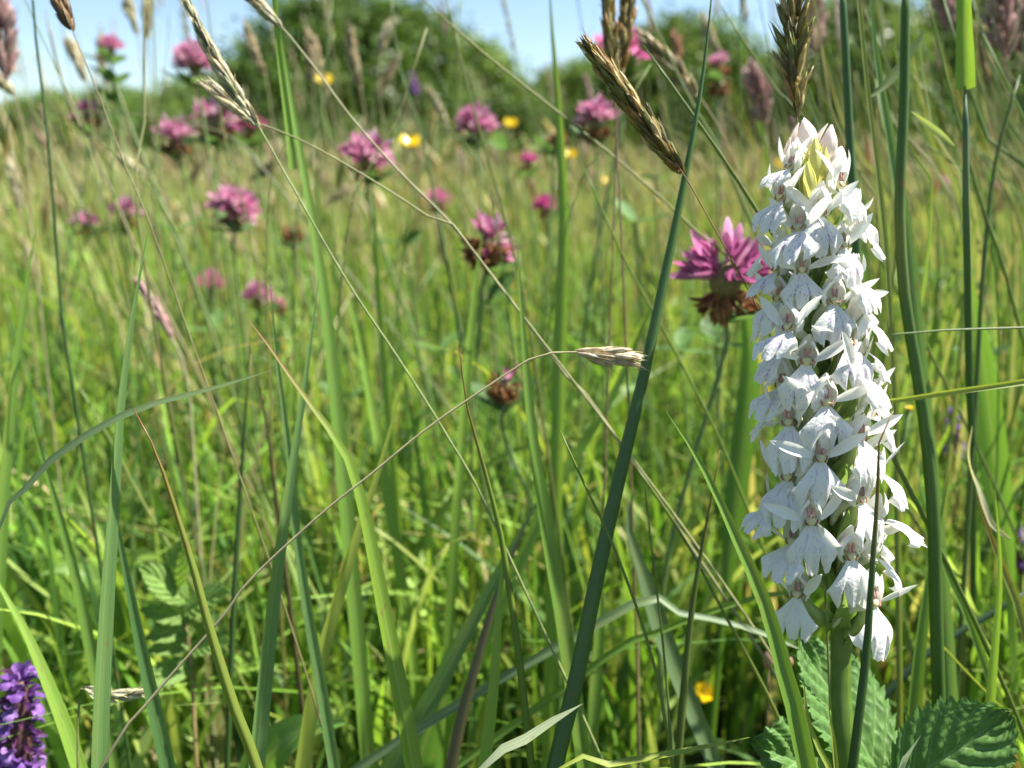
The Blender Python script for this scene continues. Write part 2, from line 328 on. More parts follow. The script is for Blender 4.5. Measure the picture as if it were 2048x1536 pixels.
def blades(x, y, h, wd, col, lean=0.35, seg=5, bias=(0, 0), tip=0.08, kink=0.0):
    n = len(x); a = g.uniform(0, 2 * math.pi, n); lm = np.abs(g.normal(0, lean, n))
    lx, ly = np.cos(a) * lm + bias[0], np.sin(a) * lm + bias[1]
    t = np.linspace(0, 1, seg + 1)
    up = 1 - 0.35 * np.minimum(1, lx ** 2 + ly ** 2)
    pw = 1.4 + 1.4 * g.random(n)
    tt = t[None] ** pw[:, None]
    cx = x[:, None] + h[:, None] * lx[:, None] * tt; cyy = y[:, None] + h[:, None] * ly[:, None] * tt
    droop = kink * g.random(n)
    cz = h[:, None] * (up[:, None] * t[None] - droop[:, None] * t[None] ** 3)
    c = np.stack([cx, cyy, cz], 2)
    b = g.uniform(0, math.pi, n); tw = g.normal(0, 0.6, n)
    ang = b[:, None] + tw[:, None] * t[None]
    s = np.stack([np.cos(ang), np.sin(ang), np.zeros_like(ang)], 2)
    prof = np.where(t < 0.45, 0.75 + 0.25 * t / 0.45, np.maximum(tip, 1 - ((t - 0.45) / 0.55) ** 1.6))
    off = s * (wd[:, None] * 0.5 * prof[None])[..., None]
    v = np.stack([c - off, c + off], 2).reshape(-1, 3)                     # n, seg+1, 2
    base = np.arange(n)[:, None] * (seg + 1) * 2 + np.arange(seg)[None] * 2
    q = np.stack([base, base + 1, base + 3, base + 2], 2).reshape(-1, 4)
    cc = np.repeat(col, (seg + 1) * 2, 0)
    return v, q, cc
def pick(n, pal, var=0.2):
    c = pal[g.integers(0, len(pal), n)]; return 1.1 * c * g.uniform(1 - var, 1 + var, (n, 1)) * g.uniform(0.92, 1.08, (n, 3))
def spindles(x, y, z0, ln, wd, dx, dy, col):
    """seed heads: little four-sided ears at the top of the far stalks"""
    n = len(x); t = np.array([0, 0.2, 0.55, 0.85, 1.0]); pr = np.array([0.15, 0.85, 1, 0.6, 0.08])
    c = np.stack([x[:, None] + dx[:, None] * t * ln[:, None], y[:, None] + dy[:, None] * t * ln[:, None], z0[:, None] + t * ln[:, None]], 2)
    a0 = g.uniform(0, 6.28, n); v = []
    for k in range(4):
        a = a0 + k * math.pi / 2
        o = np.stack([np.cos(a), np.sin(a), np.zeros(n)], 1)
        jit = g.uniform(0.6, 1.3, (n, 5))
        v.append(c + o[:, None] * (wd[:, None] * 0.5 * pr[None] * jit)[..., None])
    v = np.stack(v, 2).reshape(-1, 3)                                     # n,5,4
    q = []
    base = np.arange(n) * 20
    for i in range(4):
        for k in range(4):
            q.append(np.stack([base + i * 4 + k, base + i * 4 + (k + 1) % 4, base + (i + 1) * 4 + (k + 1) % 4, base + (i + 1) * 4 + k], 1))
    return v, np.concatenate(q), np.repeat(col, 20, 0)
class Bulk:
    def __init__(s): s.v = []; s.q = []; s.c = []; s.n = 0
    def add(s, r):
        s.v.append(r[0]); s.q.append(r[1] + s.n); s.c.append(r[2]); s.n += len(r[0])
    def make(s, name, mat, label, cat):
        return tag(obj(name, big_mesh(name, np.concatenate(s.v), np.concatenate(s.q), np.concatenate(s.c), mat)), label, cat, kind='stuff')
B = Bulk()
HALF = 0.86
def patch(x, y, lo, hi, w0, w1, seg, straw, lean, bias=(-0.05, 0), kink=0.0):
    n = len(x); h = g.uniform(lo, hi, n) * g.uniform(0.75, 1.1, n)
    pn = 0.5 + 0.5 * np.sin(x * 3.1 + 1.3 * np.sin(y * 2.3)) * np.cos(y * 2.7 + x)      # clumps of darker and yellower grass
    col = pick(n, GREENS); st = g.random(n) < straw; col[st] = pick(st.sum(), STRAWS)
    col *= (0.8 + 0.45 * pn)[:, None]
    B.add(blades(x, y, h, g.uniform(w0, w1, n), col, lean, seg, bias, kink=kink))
x, y = ring_area(6500, 0.30, 0.62, HALF); k = ~((np.abs(x - 0.115) < 0.05) & (y < 0.36)); patch(x[k], y[k], 0.06, 0.22, 0.0013, 0.0046, 7, 0.06, 0.42, kink=0.35)
x, y = ring_area(11000, 0.60, 1.3, HALF); patch(x, y, 0.06, 0.25, 0.002, 0.0070, 6, 0.14, 0.38, kink=0.25)
x, y = ring_area(22000, 1.25, 3.2, HALF); patch(x, y, 0.06, 0.235, 0.003, 0.008, 5, 0.30, 0.42, kink=0.2)
x, y = ring_area(42000, 3.1, 9, HALF); patch(x, y, 0.09, 0.22, 0.004, 0.009, 4, 0.2, 0.32)
x, y = ring_area(52000, 8.8, 34, HALF); patch(x, y, 0.10, 0.21, 0.012, 0.03, 3, 0.22, 0.3)
x, y = ring_area(3600, 0.62, 2.8, HALF); patch(x, y, 0.25, 0.42, 0.0009, 0.0022, 7, 0.22, 0.24, (-0.14, 0))
x, y = ring_area(5000, 2.5, 9, HALF); patch(x, y, 0.20, 0.31, 0.002, 0.004, 5, 0.6, 0.2, (-0.12, 0))
B.make('meadow_grass', M['field'], 'tall green meadow grass filling the field as far as the hedge', 'grass')
# seed heads haze of the far meadow
S = Bulk(); HEADS = np.array([(0.42, 0.37, 0.19), (0.36, 0.33, 0.17), (0.48, 0.43, 0.24), (0.36, 0.26, 0.18), (0.30, 0.32, 0.12)])
for n, r0, r1, sc in ((1100, 0.9, 2.0, 1.1), (4200, 1.9, 5, 1.5), (3500, 5, 14, 1.7), (4500, 14, 34, 2.6)):
    x, y = ring_area(n, r0, r1, HALF); h = g.uniform(0.14, 0.29, n) * (1 if r0 < 4 else 0.68)
    a = g.normal(-0.2, 0.5, n); dx, dy = np.sin(a), g.normal(0, 0.35, n)
    hx, hy = x + dx * h * 0.25, y + dy * h * 0.2
    S.add(spindles(hx, hy, h, g.uniform(0.025, 0.06, n), g.uniform(0.004, 0.009, n) * sc, dx * 0.9, dy * 0.9, pick(n, HEADS)))
    S.add(blades(x, y, h * 1.02, np.full(n, 0.0012) * sc, pick(n, STRAWS), 0.0, 3, (0, 0)))
S.make('far_seed_heads', M['field'], 'haze of straw and pinkish seed heads over the far meadow', 'seed heads')
# low leaves between the blades
L = Bulk()
def low_leaves(n, r0, r1):
    x, y = ring_area(n, r0, r1, HALF); z = g.uniform(0.01, 0.15, n); ln = g.uniform(0.005, 0.012, n); a = g.uniform(0, 6.28, n); b = g.normal(0, 0.5, n)
    d = np.stack([np.cos(a), np.sin(a), b], 1); d = nrm(d); s = nrm(np.cross(d, np.array([0, 0, 1.0]) + g.normal(0, 0.35, (n, 3))))
    c = np.stack([x, y, z], 1); t = [0, 0.3, 0.7, 1.0]; pr = [0.1, 0.85, 0.9, 0.15]; v = []
    for tt, p_ in zip(t, pr):
        q = c + d * (ln * tt)[:, None]; q[:, 2] -= 0.15 * ln * tt * tt
        v.append(np.stack([q - s * (ln * 0.36 * p_)[:, None], q + s * (ln * 0.36 * p_)[:, None]], 1))
    v = np.stack(v, 1).reshape(-1, 3); base = np.arange(n)[:, None] * 8 + np.arange(3)[None] * 2
    return v, np.stack([base, base + 1, base + 3, base + 2], 2).reshape(-1, 4), np.repeat(pick(n, GREENS[[0, 1, 3, 5]] * 0.95), 8, 0)
L.add(low_leaves(1800, 0.40, 0.9)); L.add(low_leaves(4000, 0.9, 2.6))
L.make('ground_cover', M['field'], 'small round leaves of low herbs between the grass stems', 'herbs')

# ------------------------------------------------------------------ trees of the hedge
def tree(name, x0, x1, ytop, d, label, tint=(0.055, 0.10, 0.022), seed=1, lobes=9, dens=1.0):
    """a rounded hedgerow tree between photo columns x0 and x1, its top at row ytop, d metres away"""
    q = np.random.default_rng(seed)
    wdt = (x1 - x0) / F * d; cx = ((x0 + x1) / 2 - 1024) / F * d
    top = P((x0 + x1) / 2, ytop, d); H = top.z; Y = top.y
    root = empty(name, (cx, Y, 0)); tag(root, label, 'tree', 'trees of the hedge')
    rx = wdt / 2; hz = H * 0.5
    L_ = []
    for i in range(lobes):
        a = 2 * math.pi * i / lobes + q.uniform(-0.3, 0.3); rr = q.uniform(0.48, 0.68); zz = q.uniform(0.24, 0.66)
        sz = q.uniform(0.36, 0.5)
        L_.append((rx * rr * math.cos(a), rx * 0.8 * rr * math.sin(a), H * zz, rx * sz, H * q.uniform(0.22, 0.30)))
    L_.append((rx * q.uniform(-0.1, 0.1), 0, H * 0.72, rx * 0.5, H * 0.28)); L_.append((0, 0, H * 0.45, rx * 0.72, H * 0.36)); L_.append((rx * 0.3, -0.1 * rx, H * 0.62, rx * 0.48, H * 0.30)); L_.append((-rx * 0.3, -0.1 * rx, H * 0.60, rx * 0.48, H * 0.30)); L_.append((0, -0.25 * rx, H * 0.3, rx * 0.85, H * 0.3))
    v = []; col = []
    nl = int(150 * dens)
    for (lx, ly, lz, lr, lh) in L_:
        cn = int(44 * dens)
        dr = nrm(q.normal(0, 1, (cn, 3))); cc = np.array([lx, ly, lz]) + dr * np.array([lr, lr * 0.9, lh]) * q.uniform(0.72, 1.02, (cn, 1))
        cc = cc[cc[:, 2] > H * 0.04]
        for c in cc:
            n = int(q.integers(60, 110)); s = 0.060 * H * q.uniform(0.7, 1.3)
            pts = c + q.normal(0, 1, (n, 3)) * np.array([s * 1.25, s * 1.25, s * 0.75])
            pts[:, 2] = np.maximum(pts[:, 2], 0.03 * H)
            nn = nrm(q.normal(0, 1, (n, 3)) + np.array([0, 0, 0.7])); u = nrm(np.cross(nn, q.normal(0, 1, (n, 3)))); w_ = np.cross(nn, u)
            sz = q.uniform(0.016, 0.028, (n, 1)) * H
            v.append(np.stack([pts - u * sz, pts + w_ * sz * 0.55, pts + u * sz, pts - w_ * sz * 0.55], 1).reshape(-1, 3))
            base = np.array(tint) * np.array([1.55, 1.5, 1.5]) * q.uniform(0.6, 1.45) * np.array([q.uniform(0.9, 1.15), 1, q.uniform(0.85, 1.1)])  # brightness per clump paints in the light and dark bulges of the crown
            col.append(np.repeat(base[None] * q.uniform(0.8, 1.25, (n, 1)), 4, 0))
    v = np.concatenate(v); col = np.concatenate(col); quads = np.arange(len(v)).reshape(-1, 4)
    o = obj('crown', big_mesh('crown', v, quads, col, M['tree']), root); o['kind'] = 'stuff'
    G = Geo(); r0 = 0.045 * H
    G.add(tube_geo, spline([(0, 0, -0.1), (0.03 * H, 0.02 * H, 0.25 * H), (0, 0, 0.55 * H)], 7), np.linspace(r0, r0 * 0.45, 7))
    for (lx, ly, lz, lr, lh) in L_[:6]:
        G.add(tube_geo, spline([(0.01 * H, 0, 0.22 * H), (lx * 0.45, ly * 0.45, lz * 0.7), (lx, ly, lz)], 6), np.linspace(r0 * 0.5, r0 * 0.12, 6), sides=6)
    obj('trunk', G.mesh('trunk', M['bark']), root)
TR = [('hedge_tree', 425, 945, -25, 27, 'broad dark green domed tree, tallest of the hedge left of the open sky gap', (0.055, 0.100, 0.022)),
      ('hedge_tree', 790, 1045, 65, 33, 'light green rounded tree sloping down from the tall domed tree to the sky gap', (0.095, 0.155, 0.035)),
      ('hedge_tree', 1035, 1260, 120, 34, 'pale green tree on the far side of the sky gap behind the pink clovers', (0.085, 0.140, 0.035)),
      ('hedge_tree', 1190, 1520, 30, 30, 'mid green round-topped tree behind the brown grass ears', (0.065, 0.115, 0.026)),
      ('hedge_tree', 1440, 1640, 110, 36, 'low pale tree between the round-topped tree and the tall trees above the orchid', (0.085, 0.135, 0.04)),
      ('hedge_tree', 1580, 1850, -20, 29, 'tall loose light green tree behind the rush stems above the orchid', (0.085, 0.140, 0.034)),
      ('hedge_tree', 1800, 2180, -60, 31, 'tall light green tree at the end of the hedge behind the pink grass plumes', (0.080, 0.135, 0.034)),
      ('hedge_tree', 2100, 2500, 20, 33, 'green tree beyond the tall trees where the hedge runs on', (0.07, 0.12, 0.03)),
      ('hedge_tree', 280, 515, 145, 30, 'light green bushy tree leaning against the foot of the tall domed tree', (0.090, 0.150, 0.035)),
      ('hedge_tree', 120, 345, 165, 33, 'low light green hedge bush under the open sky behind the pink clovers', (0.085, 0.145, 0.035)),
      ('hedge_tree', -10, 190, 180, 35, 'low mid green hedge bush beside the thin dark grass stem', (0.07, 0.125, 0.03)),
      ('hedge_tree', -240, 40, 205, 36, 'lowest hedge bush, standing under the pinkish brown grass plume', (0.065, 0.115, 0.03)),
      ('hedge_tree', -600, -180, 150, 33, 'wide hedge bush beyond the lowest bush', (0.065, 0.115, 0.03)),
      ('hedge_tree', 930, 1130, 175, 31, 'small dark bush filling the foot of the sky gap', (0.060, 0.105, 0.025)),
      ('hedge_tree', 1130, 1720, 205, 40, 'wide low thicket closing the hedge behind the tree trunks', (0.05, 0.09, 0.022)),
      ('hedge_tree', 380, 960, 235, 24, 'dark low thicket at the foot of the tall domed tree', (0.045, 0.080, 0.020))]
for i, t in enumerate(TR): tree(t[0], t[1], t[2], t[3], t[4], t[5], t[6], seed=20 + i)
# ------------------------------------------------------------------ the white orchid
def lip_mesh(seed):
    q = random.Random(seed); nu, nv = 44, 12; W, Ln = 0.0051, 0.0095
    nd = q.uniform(0.30, 0.46); nc = q.uniform(0.32, 0.40); ph = q.uniform(0, 6); asym = q.uniform(-0.08, 0.08); cl = q.uniform(0.9, 1.02); sweep = q.uniform(0.10, 0.38)
    v, uv = [], []
    for j in range(nv + 1):
        t = j / nv
        wv = 0.17 + 0.83 * (math.sin(math.pi / 2 * min(1, t / 0.80))) ** 1.08
        if t > 0.82: wv *= 1 - 0.10 * ((t - 0.82) / 0.18) ** 2
        for i in range(nu + 1):
            u = -1 + 2 * i / nu; au = abs(u)
            Lb = 0.94 * (1 + asym * u) + (cl - 0.94) * math.exp(-(u / 0.20) ** 4) - nd * math.exp(-((au - nc) / 0.085) ** 2) - 0.42 * max(0, (au - 0.58) / 0.42) ** 2
            Lb += 0.035 * math.sin(17 * u + ph) * (au > 0.45) + 0.022 * math.sin(37 * u + 2 * ph)
            tt = t * (1 - (1 - Lb) * t * t)
            v.append((u * W * wv * (1 + 0.03 * math.sin(9 * t + ph)), -Ln * 0.11 * math.sin(math.pi * t) + W * sweep * au ** 2 * t + (0.00030 * math.sin(7 * u + 5 * t + ph) + 0.00022 * math.sin(15 * u + 2 * ph)) * t * t, -Ln * tt))
            uv.append((i / nu, t))
    f = [(j * (nu + 1) + i, j * (nu + 1) + i + 1, (j + 1) * (nu + 1) + i + 1, (j + 1) * (nu + 1) + i) for j in range(nv) for i in range(nu)]
    return mesh('lip', v, f, M['lip'], uv)
def sheet(name, ln, wd, mat, cup=0.35, bend=0.0, n=10, ac=5, base_w=0.35, tip_p=1.0, peak=0.45):
    """a lance-shaped petal along +Z from the origin, facing -Y"""
    v, uv = [], []
    for j in range(n + 1):
        t = j / n; w_ = (base_w + (1 - base_w) * math.sin(math.pi / 2 * min(1, t / peak))) if t < peak else max(0.03, math.cos(math.pi / 2 * ((t - peak) / (1 - peak)) ** (1.3 * tip_p)))
        for i in range(ac):
            u = -1 + 2 * i / (ac - 1)
            v.append((u * wd / 2 * w_, -cup * wd * 0.5 * u * u * w_ + bend * ln * t * t, ln * t)); uv.append((i / (ac - 1), t))
    f = [(j * ac + i, j * ac + i + 1, (j + 1) * ac + i + 1, (j + 1) * ac + i) for j in range(n) for i in range(ac - 1)]
    return mesh(name, v, f, mat, uv)
def hood_mesh(seed):
    q = random.Random(seed); na, nb = 16, 8; v, uv = [], []
    H_ = 0.0055 * q.uniform(0.9, 1.1)
    for j in range(nb + 1):
        b = j / nb; r = 0.0024 * (0.72 + 0.34 * math.sin(math.pi * b * 0.85)) * (1 - 0.72 * b ** 3)
        op = R(128) - R(12) * b + R(26) * b ** 4
        for i in range(na + 1):
            th = -op + 2 * op * i / na; edge = abs(2 * i / na - 1)
            v.append((r * math.sin(th), 0.0012 + r * 0.92 * math.cos(th) - 0.0020 * b * b, H_ * b + 0.0005 * math.cos(3 * th) * b - 0.0006 * edge ** 4)); uv.append((i / na, b))
    f = [(j * (na + 1) + i, j * (na + 1) + i + 1, (j + 1) * (na + 1) + i + 1, (j + 1) * (na + 1) + i) for j in range(nb) for i in range(na)]
    # the upper sepal stands behind the two petals of the hood, its tip free
    n = len(v)
    for j in range(7):
        t = j / 6; w_ = math.sin(math.pi * (0.12 + 0.86 * t)) ** 0.8
        for i in range(5):
            u = -1 + i / 2; v.append((0.0017 * u * w_, 0.0036 - 0.0006 * u * u - 0.0030 * t * t, 0.0004 + H_ * 1.22 * t)); uv.append((0.5, t))
    f += [(n + j * 5 + i, n + j * 5 + i + 1, n + (j + 1) * 5 + i + 1, n + (j + 1) * 5 + i) for j in range(6) for i in range(4)]
    return mesh('hood', v, f, M['petal'], uv)
LIPS = [lip_mesh(s) for s in range(9)]; HOODS = [hood_mesh(s) for s in range(4)]
SEPALS = [sheet('sepal', 0.0082, 0.0022, M['petal'], 0.4, b) for b in (0.0, 0.18, -0.15)]
G = Geo()
for s in (-1, 1): G.add(ball_geo, (s * 0.00040, -0.0004, 0.0024), (0.00034, 0.0004, 0.00115), rot=Euler((R(-12), R(6 * s), 0)).to_matrix())
ANTHER = G.mesh('anther', M['anther'])
G = Geo(); G.add(ball_geo, (0, 0.0001, 0.0007), (0.00115, 0.0009, 0.0009)); THROAT = G.mesh('throat', M['throat'])
G = Geo()
for s in (-1, 1): G.add(tube_geo, spline([(s * 0.0005, -0.00085, 0.0002), (s * 0.00105, -0.0006, 0.0006), (s * 0.00115, -0.0003, 0.0013)], 5), [0.00008, 0.00016, 0.00018, 0.00016, 0.00008], sides=5)
MARK = G.mesh('throat_mark', M['mark'])

AX_D = 0.190
def axis(y): return P(1622 + 62 * max(0, min(1, (y - 300) / 950)), y, AX_D)
foot = P(1692, 1700, AX_D); foot.z = 0
orchid = empty('white_orchid', foot); OL = np.array(tuple(foot))
tag(orchid, 'white spotted orchid with a tall dense flower spike on a thick green stem', 'orchid')
c = spline([foot - Vector((0, 0, 0.004)), (foot + P(1686, 1536, AX_D)) / 2, P(1684, 1536, AX_D), P(1681, 1400, AX_D), P(1680, 1250, AX_D), axis(1000), axis(700), axis(450), axis(330)], 60)
G = Geo(); rr = np.interp(np.linspace(0, 1, 60), [0, 0.5, 0.62, 0.8, 1], [0.0027, 0.0022, 0.0021, 0.0015, 0.0008])
G.add(tube_geo, c, rr * (1 + 0.02 * np.sin(np.arange(60))), sides=20)
vv = np.array(G.v).reshape(60, 20, 3); ce = c[:, None]; flute = 1 + 0.055 * np.cos(np.arange(20) * 2 * math.pi / 20 * 7)[None, :, None]
G.v = [tuple(p) for p in (ce + (vv - ce) * flute).reshape(-1, 3)]
obj('stem', G.mesh('stem', M['ostem'], foot), orchid)
# neck pixel x, y, yaw, lip tilt outwards, roll, size, depth behind the front
FL = [(1578, 338, -62, 62, -6, 0.82), (1640, 432, -2, 20, 0, 0.98), (1597, 462, -38, 48, -10, 1.0), (1560, 402, -58, 40, -4, 0.92), (1680, 377, 42, 44, 8, 0.98),
      (1686, 497, 22, 26, 2, 0.95), (1604, 546, -10, 20, -2, 0.86), (1668, 609, 4, 18, 2, 0.98), (1714, 462, 66, 46, 4, 0.9), (1712, 560, 46, 40, 4, 0.98),
      (1556, 602, -52, 34, -4, 0.9), (1552, 545, -72, 52, -6, 0.85), (1578, 662, -56, 60, -14, 1.06), (1612, 730, -16, 18, 3, 1.02), (1697, 693, 18, 24, -4, 1.0),
      (1652, 812, 2, 16, 0, 1.06), (1712, 748, 50, 52, 10, 1.06), (1728, 640, 62, 44, 2, 1.0), (1560, 778, -64, 48, -6, 0.98), (1578, 852, -32, 28, -12, 1.06),
      (1640, 924, 4, 14, 2, 1.08), (1722, 882, 34, 26, 2, 1.06), (1748, 832, 70, 36, 2, 0.96), (1576, 962, -42, 32, -6, 1.06), (1548, 1018, -74, 56, -4, 0.9),
      (1622, 1050, -10, 14, -4, 1.08), (1722, 1006, 38, 26, 4, 1.04), (1762, 948, 60, 44, 6, 1.02), (1762, 1040, 78, 66, 4, 1.0), (1702, 1120, 10, 14, -2, 1.04),
      (1584, 1090, -48, 50, -8, 1.04), (1594, 1196, -38, 24, -6, 1.0), (1748, 1214, 30, 22, 12, 1.12), (1756, 1118, 74, 42, 2, 0.9), (1730, 700, 76, 40, 0, 0.9), (1566, 705, -80, 38, 0, 0.9),
      (1690, 430, 100, 40, 0, 0.9), (1580, 500, -110, 40, 0, 0.9), (1700, 610, 120, 40, 0, 0.95), (1590, 640, -130, 40, 0, 0.95), (1710, 800, 115, 40, 0, 1), (1590, 830, -120, 40, 0, 1),
      (1640, 700, 175, 40, 0, 1), (1650, 880, 170, 40, 0, 1), (1720, 920, 130, 40, 0, 1), (1600, 990, -125, 40, 0, 1), (1660, 1030, 165, 40, 0, 1), (1730, 1090, 125, 40, 0, 1), (1610, 1130, -140, 40, 0, 1), (1650, 530, 180, 40, 0, 0.9)]
oq = random.Random(4)
BR = [sheet('bract', 0.0150, 0.0036, M['bract'], 0.5, b, 10, 5, 0.8, 0.8, 0.25) for b in (0.10, 0.22, -0.05)]
for i, (nx, ny, yaw, tilt, roll, sc) in enumerate(FL):
    ax = axis(ny); r_ = 0.0102 * sc
    dx = (nx - 1024) / F * AX_D - ax.x
    if abs(yaw) < 95: dy = -math.sqrt(max(r_ * r_ - dx * dx, (0.0015) ** 2))
    else: dx = r_ * math.sin(R(yaw)); dy = -r_ * math.cos(R(yaw))
    at = P(nx, ny, AX_D + dy) if abs(yaw) < 95 else ax + Vector((dx, dy, 0))
    rotb = Euler((R(-6), R(roll * 0.4), R(yaw)), 'XYZ').to_matrix().to_4x4()
    mw = Matrix.Translation(at) @ Matrix.Rotation(R(yaw), 4, 'Z') @ Matrix.Rotation(R(roll), 4, 'Y') @ Matrix.Scale(sc, 4)
    inv = mw.inverted()
    lo = axis(ny + 62); st = inv @ lo; md = inv @ (lo * 0.42 + at * 0.58 + Vector((0, 0, -0.0008)))
    G = Geo(); G.add(tube_geo, spline([st, md, Vector((0, 0.0016, 0.0004))], 8), np.array([0.0007, 0.0011, 0.0013, 0.0014, 0.0014, 0.0012, 0.0010, 0.0012]), sides=8, mi=0)
    sx = oq.uniform(-0.001, 0.001)
    G.add(tube_geo, spline([(0, 0.0012, 0.0002), (sx, 0.0034, -0.0014), (sx * 2, 0.0055, -0.0040), (sx * 2, 0.0062, -0.0068)], 8), np.array([0.0013, 0.0012, 0.0011, 0.0010, 0.0009, 0.0008, 0.0007, 0.0003]), sides=8, mi=1)
    fl = obj('flower', G.mesh('flower', [M['ovary'], M['spur']]), orchid, mw=Matrix.Translation(-foot) @ mw)
    lp = obj('lip', LIPS[i % 9], fl, mw=Matrix.Rotation(R(-tilt), 4, 'X') @ Matrix.Diagonal((oq.uniform(0.93, 1.07), 1, oq.uniform(0.93, 1.05), 1)))
    lp['spots'] = float(np.interp(ny, [330, 700, 900, 1250], [1.0, 0.9, 0.55, 0.30])) * oq.uniform(0.8, 1.1)
    hl = R(oq.uniform(-10, 4)) + R(-0.15 * tilt)
    obj('hood', HOODS[i % 4], fl, mw=Matrix.Rotation(hl, 4, 'X') @ Matrix.Diagonal((oq.uniform(0.9, 1.1), 1, oq.uniform(0.92, 1.1), 1)))
    for s in (-1, 1):
        up = oq.uniform(16, 58) if i > 5 else oq.uniform(40, 72)
        obj('sepal', SEPALS[oq.randrange(3)], fl, mw=Matrix.Translation((s * 0.0016, 0.0002, 0.0011)) @ Matrix.Rotation(R(oq.uniform(-30, 12)), 4, 'Z') @ Matrix.Rotation(R(s * (90 - up)), 4, 'Y') @ Matrix.Rotation(R(oq.uniform(-30, 30)), 4, 'Z'))
    obj('anther', ANTHER, fl, mw=Matrix.Rotation(hl, 4, 'X') @ Matrix.Translation((0, 0.0004, 0)))
    obj('throat', THROAT, fl, mw=Matrix.Rotation(hl, 4, 'X')); obj('throat_mark', MARK, fl, mw=Matrix.Rotation(hl, 4, 'X'))
    yb = yaw + oq.uniform(-14, 14)
    obj('bract', BR[oq.randrange(3)], orchid, mw=Matrix.Translation(axis(ny + 75) - foot) @ Matrix.Rotation(R(yb), 4, 'Z') @ Matrix.Rotation(R(oq.uniform(24, 42)), 4, 'X') @ Matrix.Scale(oq.uniform(0.75, 1.1), 4))
# buds at the top of the spike
def bud(x, y, d, ln, wd, mt, lean, name='bud'):
    """closed flower: a tapering core wrapped in three sepals with free tips"""
    G = Geo(); k = 9; t = np.linspace(0, 1, k)
    G.add(tube_geo, spline([(0, 0, 0), (0, -0.0002, ln * 0.45), (0, 0, ln * 0.9)], k), wd / 2 * 0.8 * np.sin(math.pi * (0.14 + 0.82 * t)) ** 0.9, sides=10)
    for s_ in range(3):
        a = s_ * 2.094 + oq.uniform(-0.2, 0.2) + 0.5; o = np.array([math.cos(a), math.sin(a), 0]); top = ln * oq.uniform(0.92, 1.08); n = 9
        tt = np.linspace(0, 1, n); c = o[None] * (wd * 0.5 * (0.35 + 0.75 * np.sin(math.pi * (0.1 + 0.72 * tt))) * (1 - 0.55 * tt ** 3))[:, None] + np.array([0, 0, 1.0])[None] * (top * tt)[:, None]
        G.add(strip_geo, c, wd * 0.46 * np.array([0.5, 0.8, 0.95, 1, 0.98, 0.88, 0.7, 0.45, 0.15]), tuple(o), -0.55, across=7)
    return obj(name, G.mesh(name, mt), orchid, mw=Matrix.Translation(P(x, y, d) - foot) @ Matrix.Rotation(R(lean[1]), 4, 'Y') @ Matrix.Rotation(R(lean[0]), 4, 'X'))
bud(1612, 306, 0.190, 0.0070, 0.0040, M['budw'], (6, -14)); bud(1644, 322, 0.191, 0.0072, 0.0036, M['budw'], (4, 8)); bud(1664, 345, 0.196, 0.0060, 0.0034, M['budw'], (-20, 22))
bud(1596, 330, 0.194, 0.0058, 0.0034, M['budw'], (-18, -16)); bud(1625, 372, 0.1855, 0.0092, 0.0030, M['budg'], (2, -3)); bud(1634, 378, 0.186, 0.0085, 0.0028, M['budg'], (4, 6)); bud(1618, 398, 0.184, 0.0075, 0.0026, M['budg'], (10, -12)); bud(1660, 380, 0.187, 0.0060, 0.0022, M['budg'], (6, 8))
for s, (x, y, x2, y2) in enumerate([(1665, 1262, 1648, 1215), (1697, 1262, 1722, 1222), (1672, 1200, 1650, 1120)]):
    a, b = P(x, y, 0.188), P(x2, y2, 0.186); c = spline([a, (a + b) / 2 + Vector((0, -0.001, 0.001)), b], 8)
    G = Geo(); G.add(strip_geo, c, 0.0016 * np.array([0.9, 1, 1, 0.9, 0.75, 0.55, 0.3, 0.05]), (0.2, -1, 0.3), 0.4)
    obj('bract', G.mesh('bract', M['bract'], foot), orchid)
# stem leaf clasping low on the stalk
for (x, y, x2, y2, x3, y3, wd) in [(1680, 1700, 1650, 1560, 1610, 1600, 0.006), (1690, 1760, 1740, 1600, 1800, 1640, 0.007)]:
    a = P(x, y, 0.190); c = spline([a, P(x2, y2, 0.186), P(x3, y3, 0.18)], 12); t = np.linspace(0, 1, 12)
    G = Geo(); G.add(strip_geo, c, wd * np.sin(math.pi * (0.15 + 0.84 * t)) ** 0.8, (0.1, -0.6, 0.8), 0.4); obj('stem_leaf', G.mesh('stem_leaf', M['bract'], foot), orchid)
# ------------------------------------------------------------------ single blades, rushes and stalks in the foreground
CG = dict(blue=(0.150, 0.270, 0.085), green=(0.160, 0.290, 0.045), bright=(0.215, 0.360, 0.050), yel=(0.310, 0.380, 0.065), dark=(0.060, 0.125, 0.030),
          pale=(0.230, 0.300, 0.120), straw=(0.46, 0.40, 0.20), brown=(0.20, 0.13, 0.085), purple=(0.20, 0.10, 0.12), grey=(0.150, 0.230, 0.105), light=(0.48, 0.55, 0.34))
def to_cam(c): return nrm(np.array(tuple(CAM)) - np.mean(c, 0))
bq = random.Random(77)
def prof(n, style, t0=0.0):
    t = np.clip((np.linspace(0, 1, n) - t0) / (1 - t0), 0, 1)
    if style == 'taper': return np.maximum(0.02, np.where(t < 0.5, 0.85 + 0.15 * t / 0.5, 1 - ((t - 0.5) / 0.5) ** 1.7))
    if style == 'long': return np.maximum(0.03, 1 - 0.97 * t ** 1.6)
    if style == 'leaf': return np.maximum(0.02, np.sin(math.pi * (0.06 + 0.94 * t)) ** 0.8)
    if style == 'even': return np.maximum(0.12, 1 - 0.35 * t - 0.5 * np.maximum(0, (t - 0.93) / 0.07) ** 2)
    return np.ones(n)
def foot_share(p3, pts):
    s = [0]
    for a, b in zip(p3, p3[1:]): s.append(s[-1] + (b - a).length)
    return s[len(p3) - len(pts)] / s[-1]
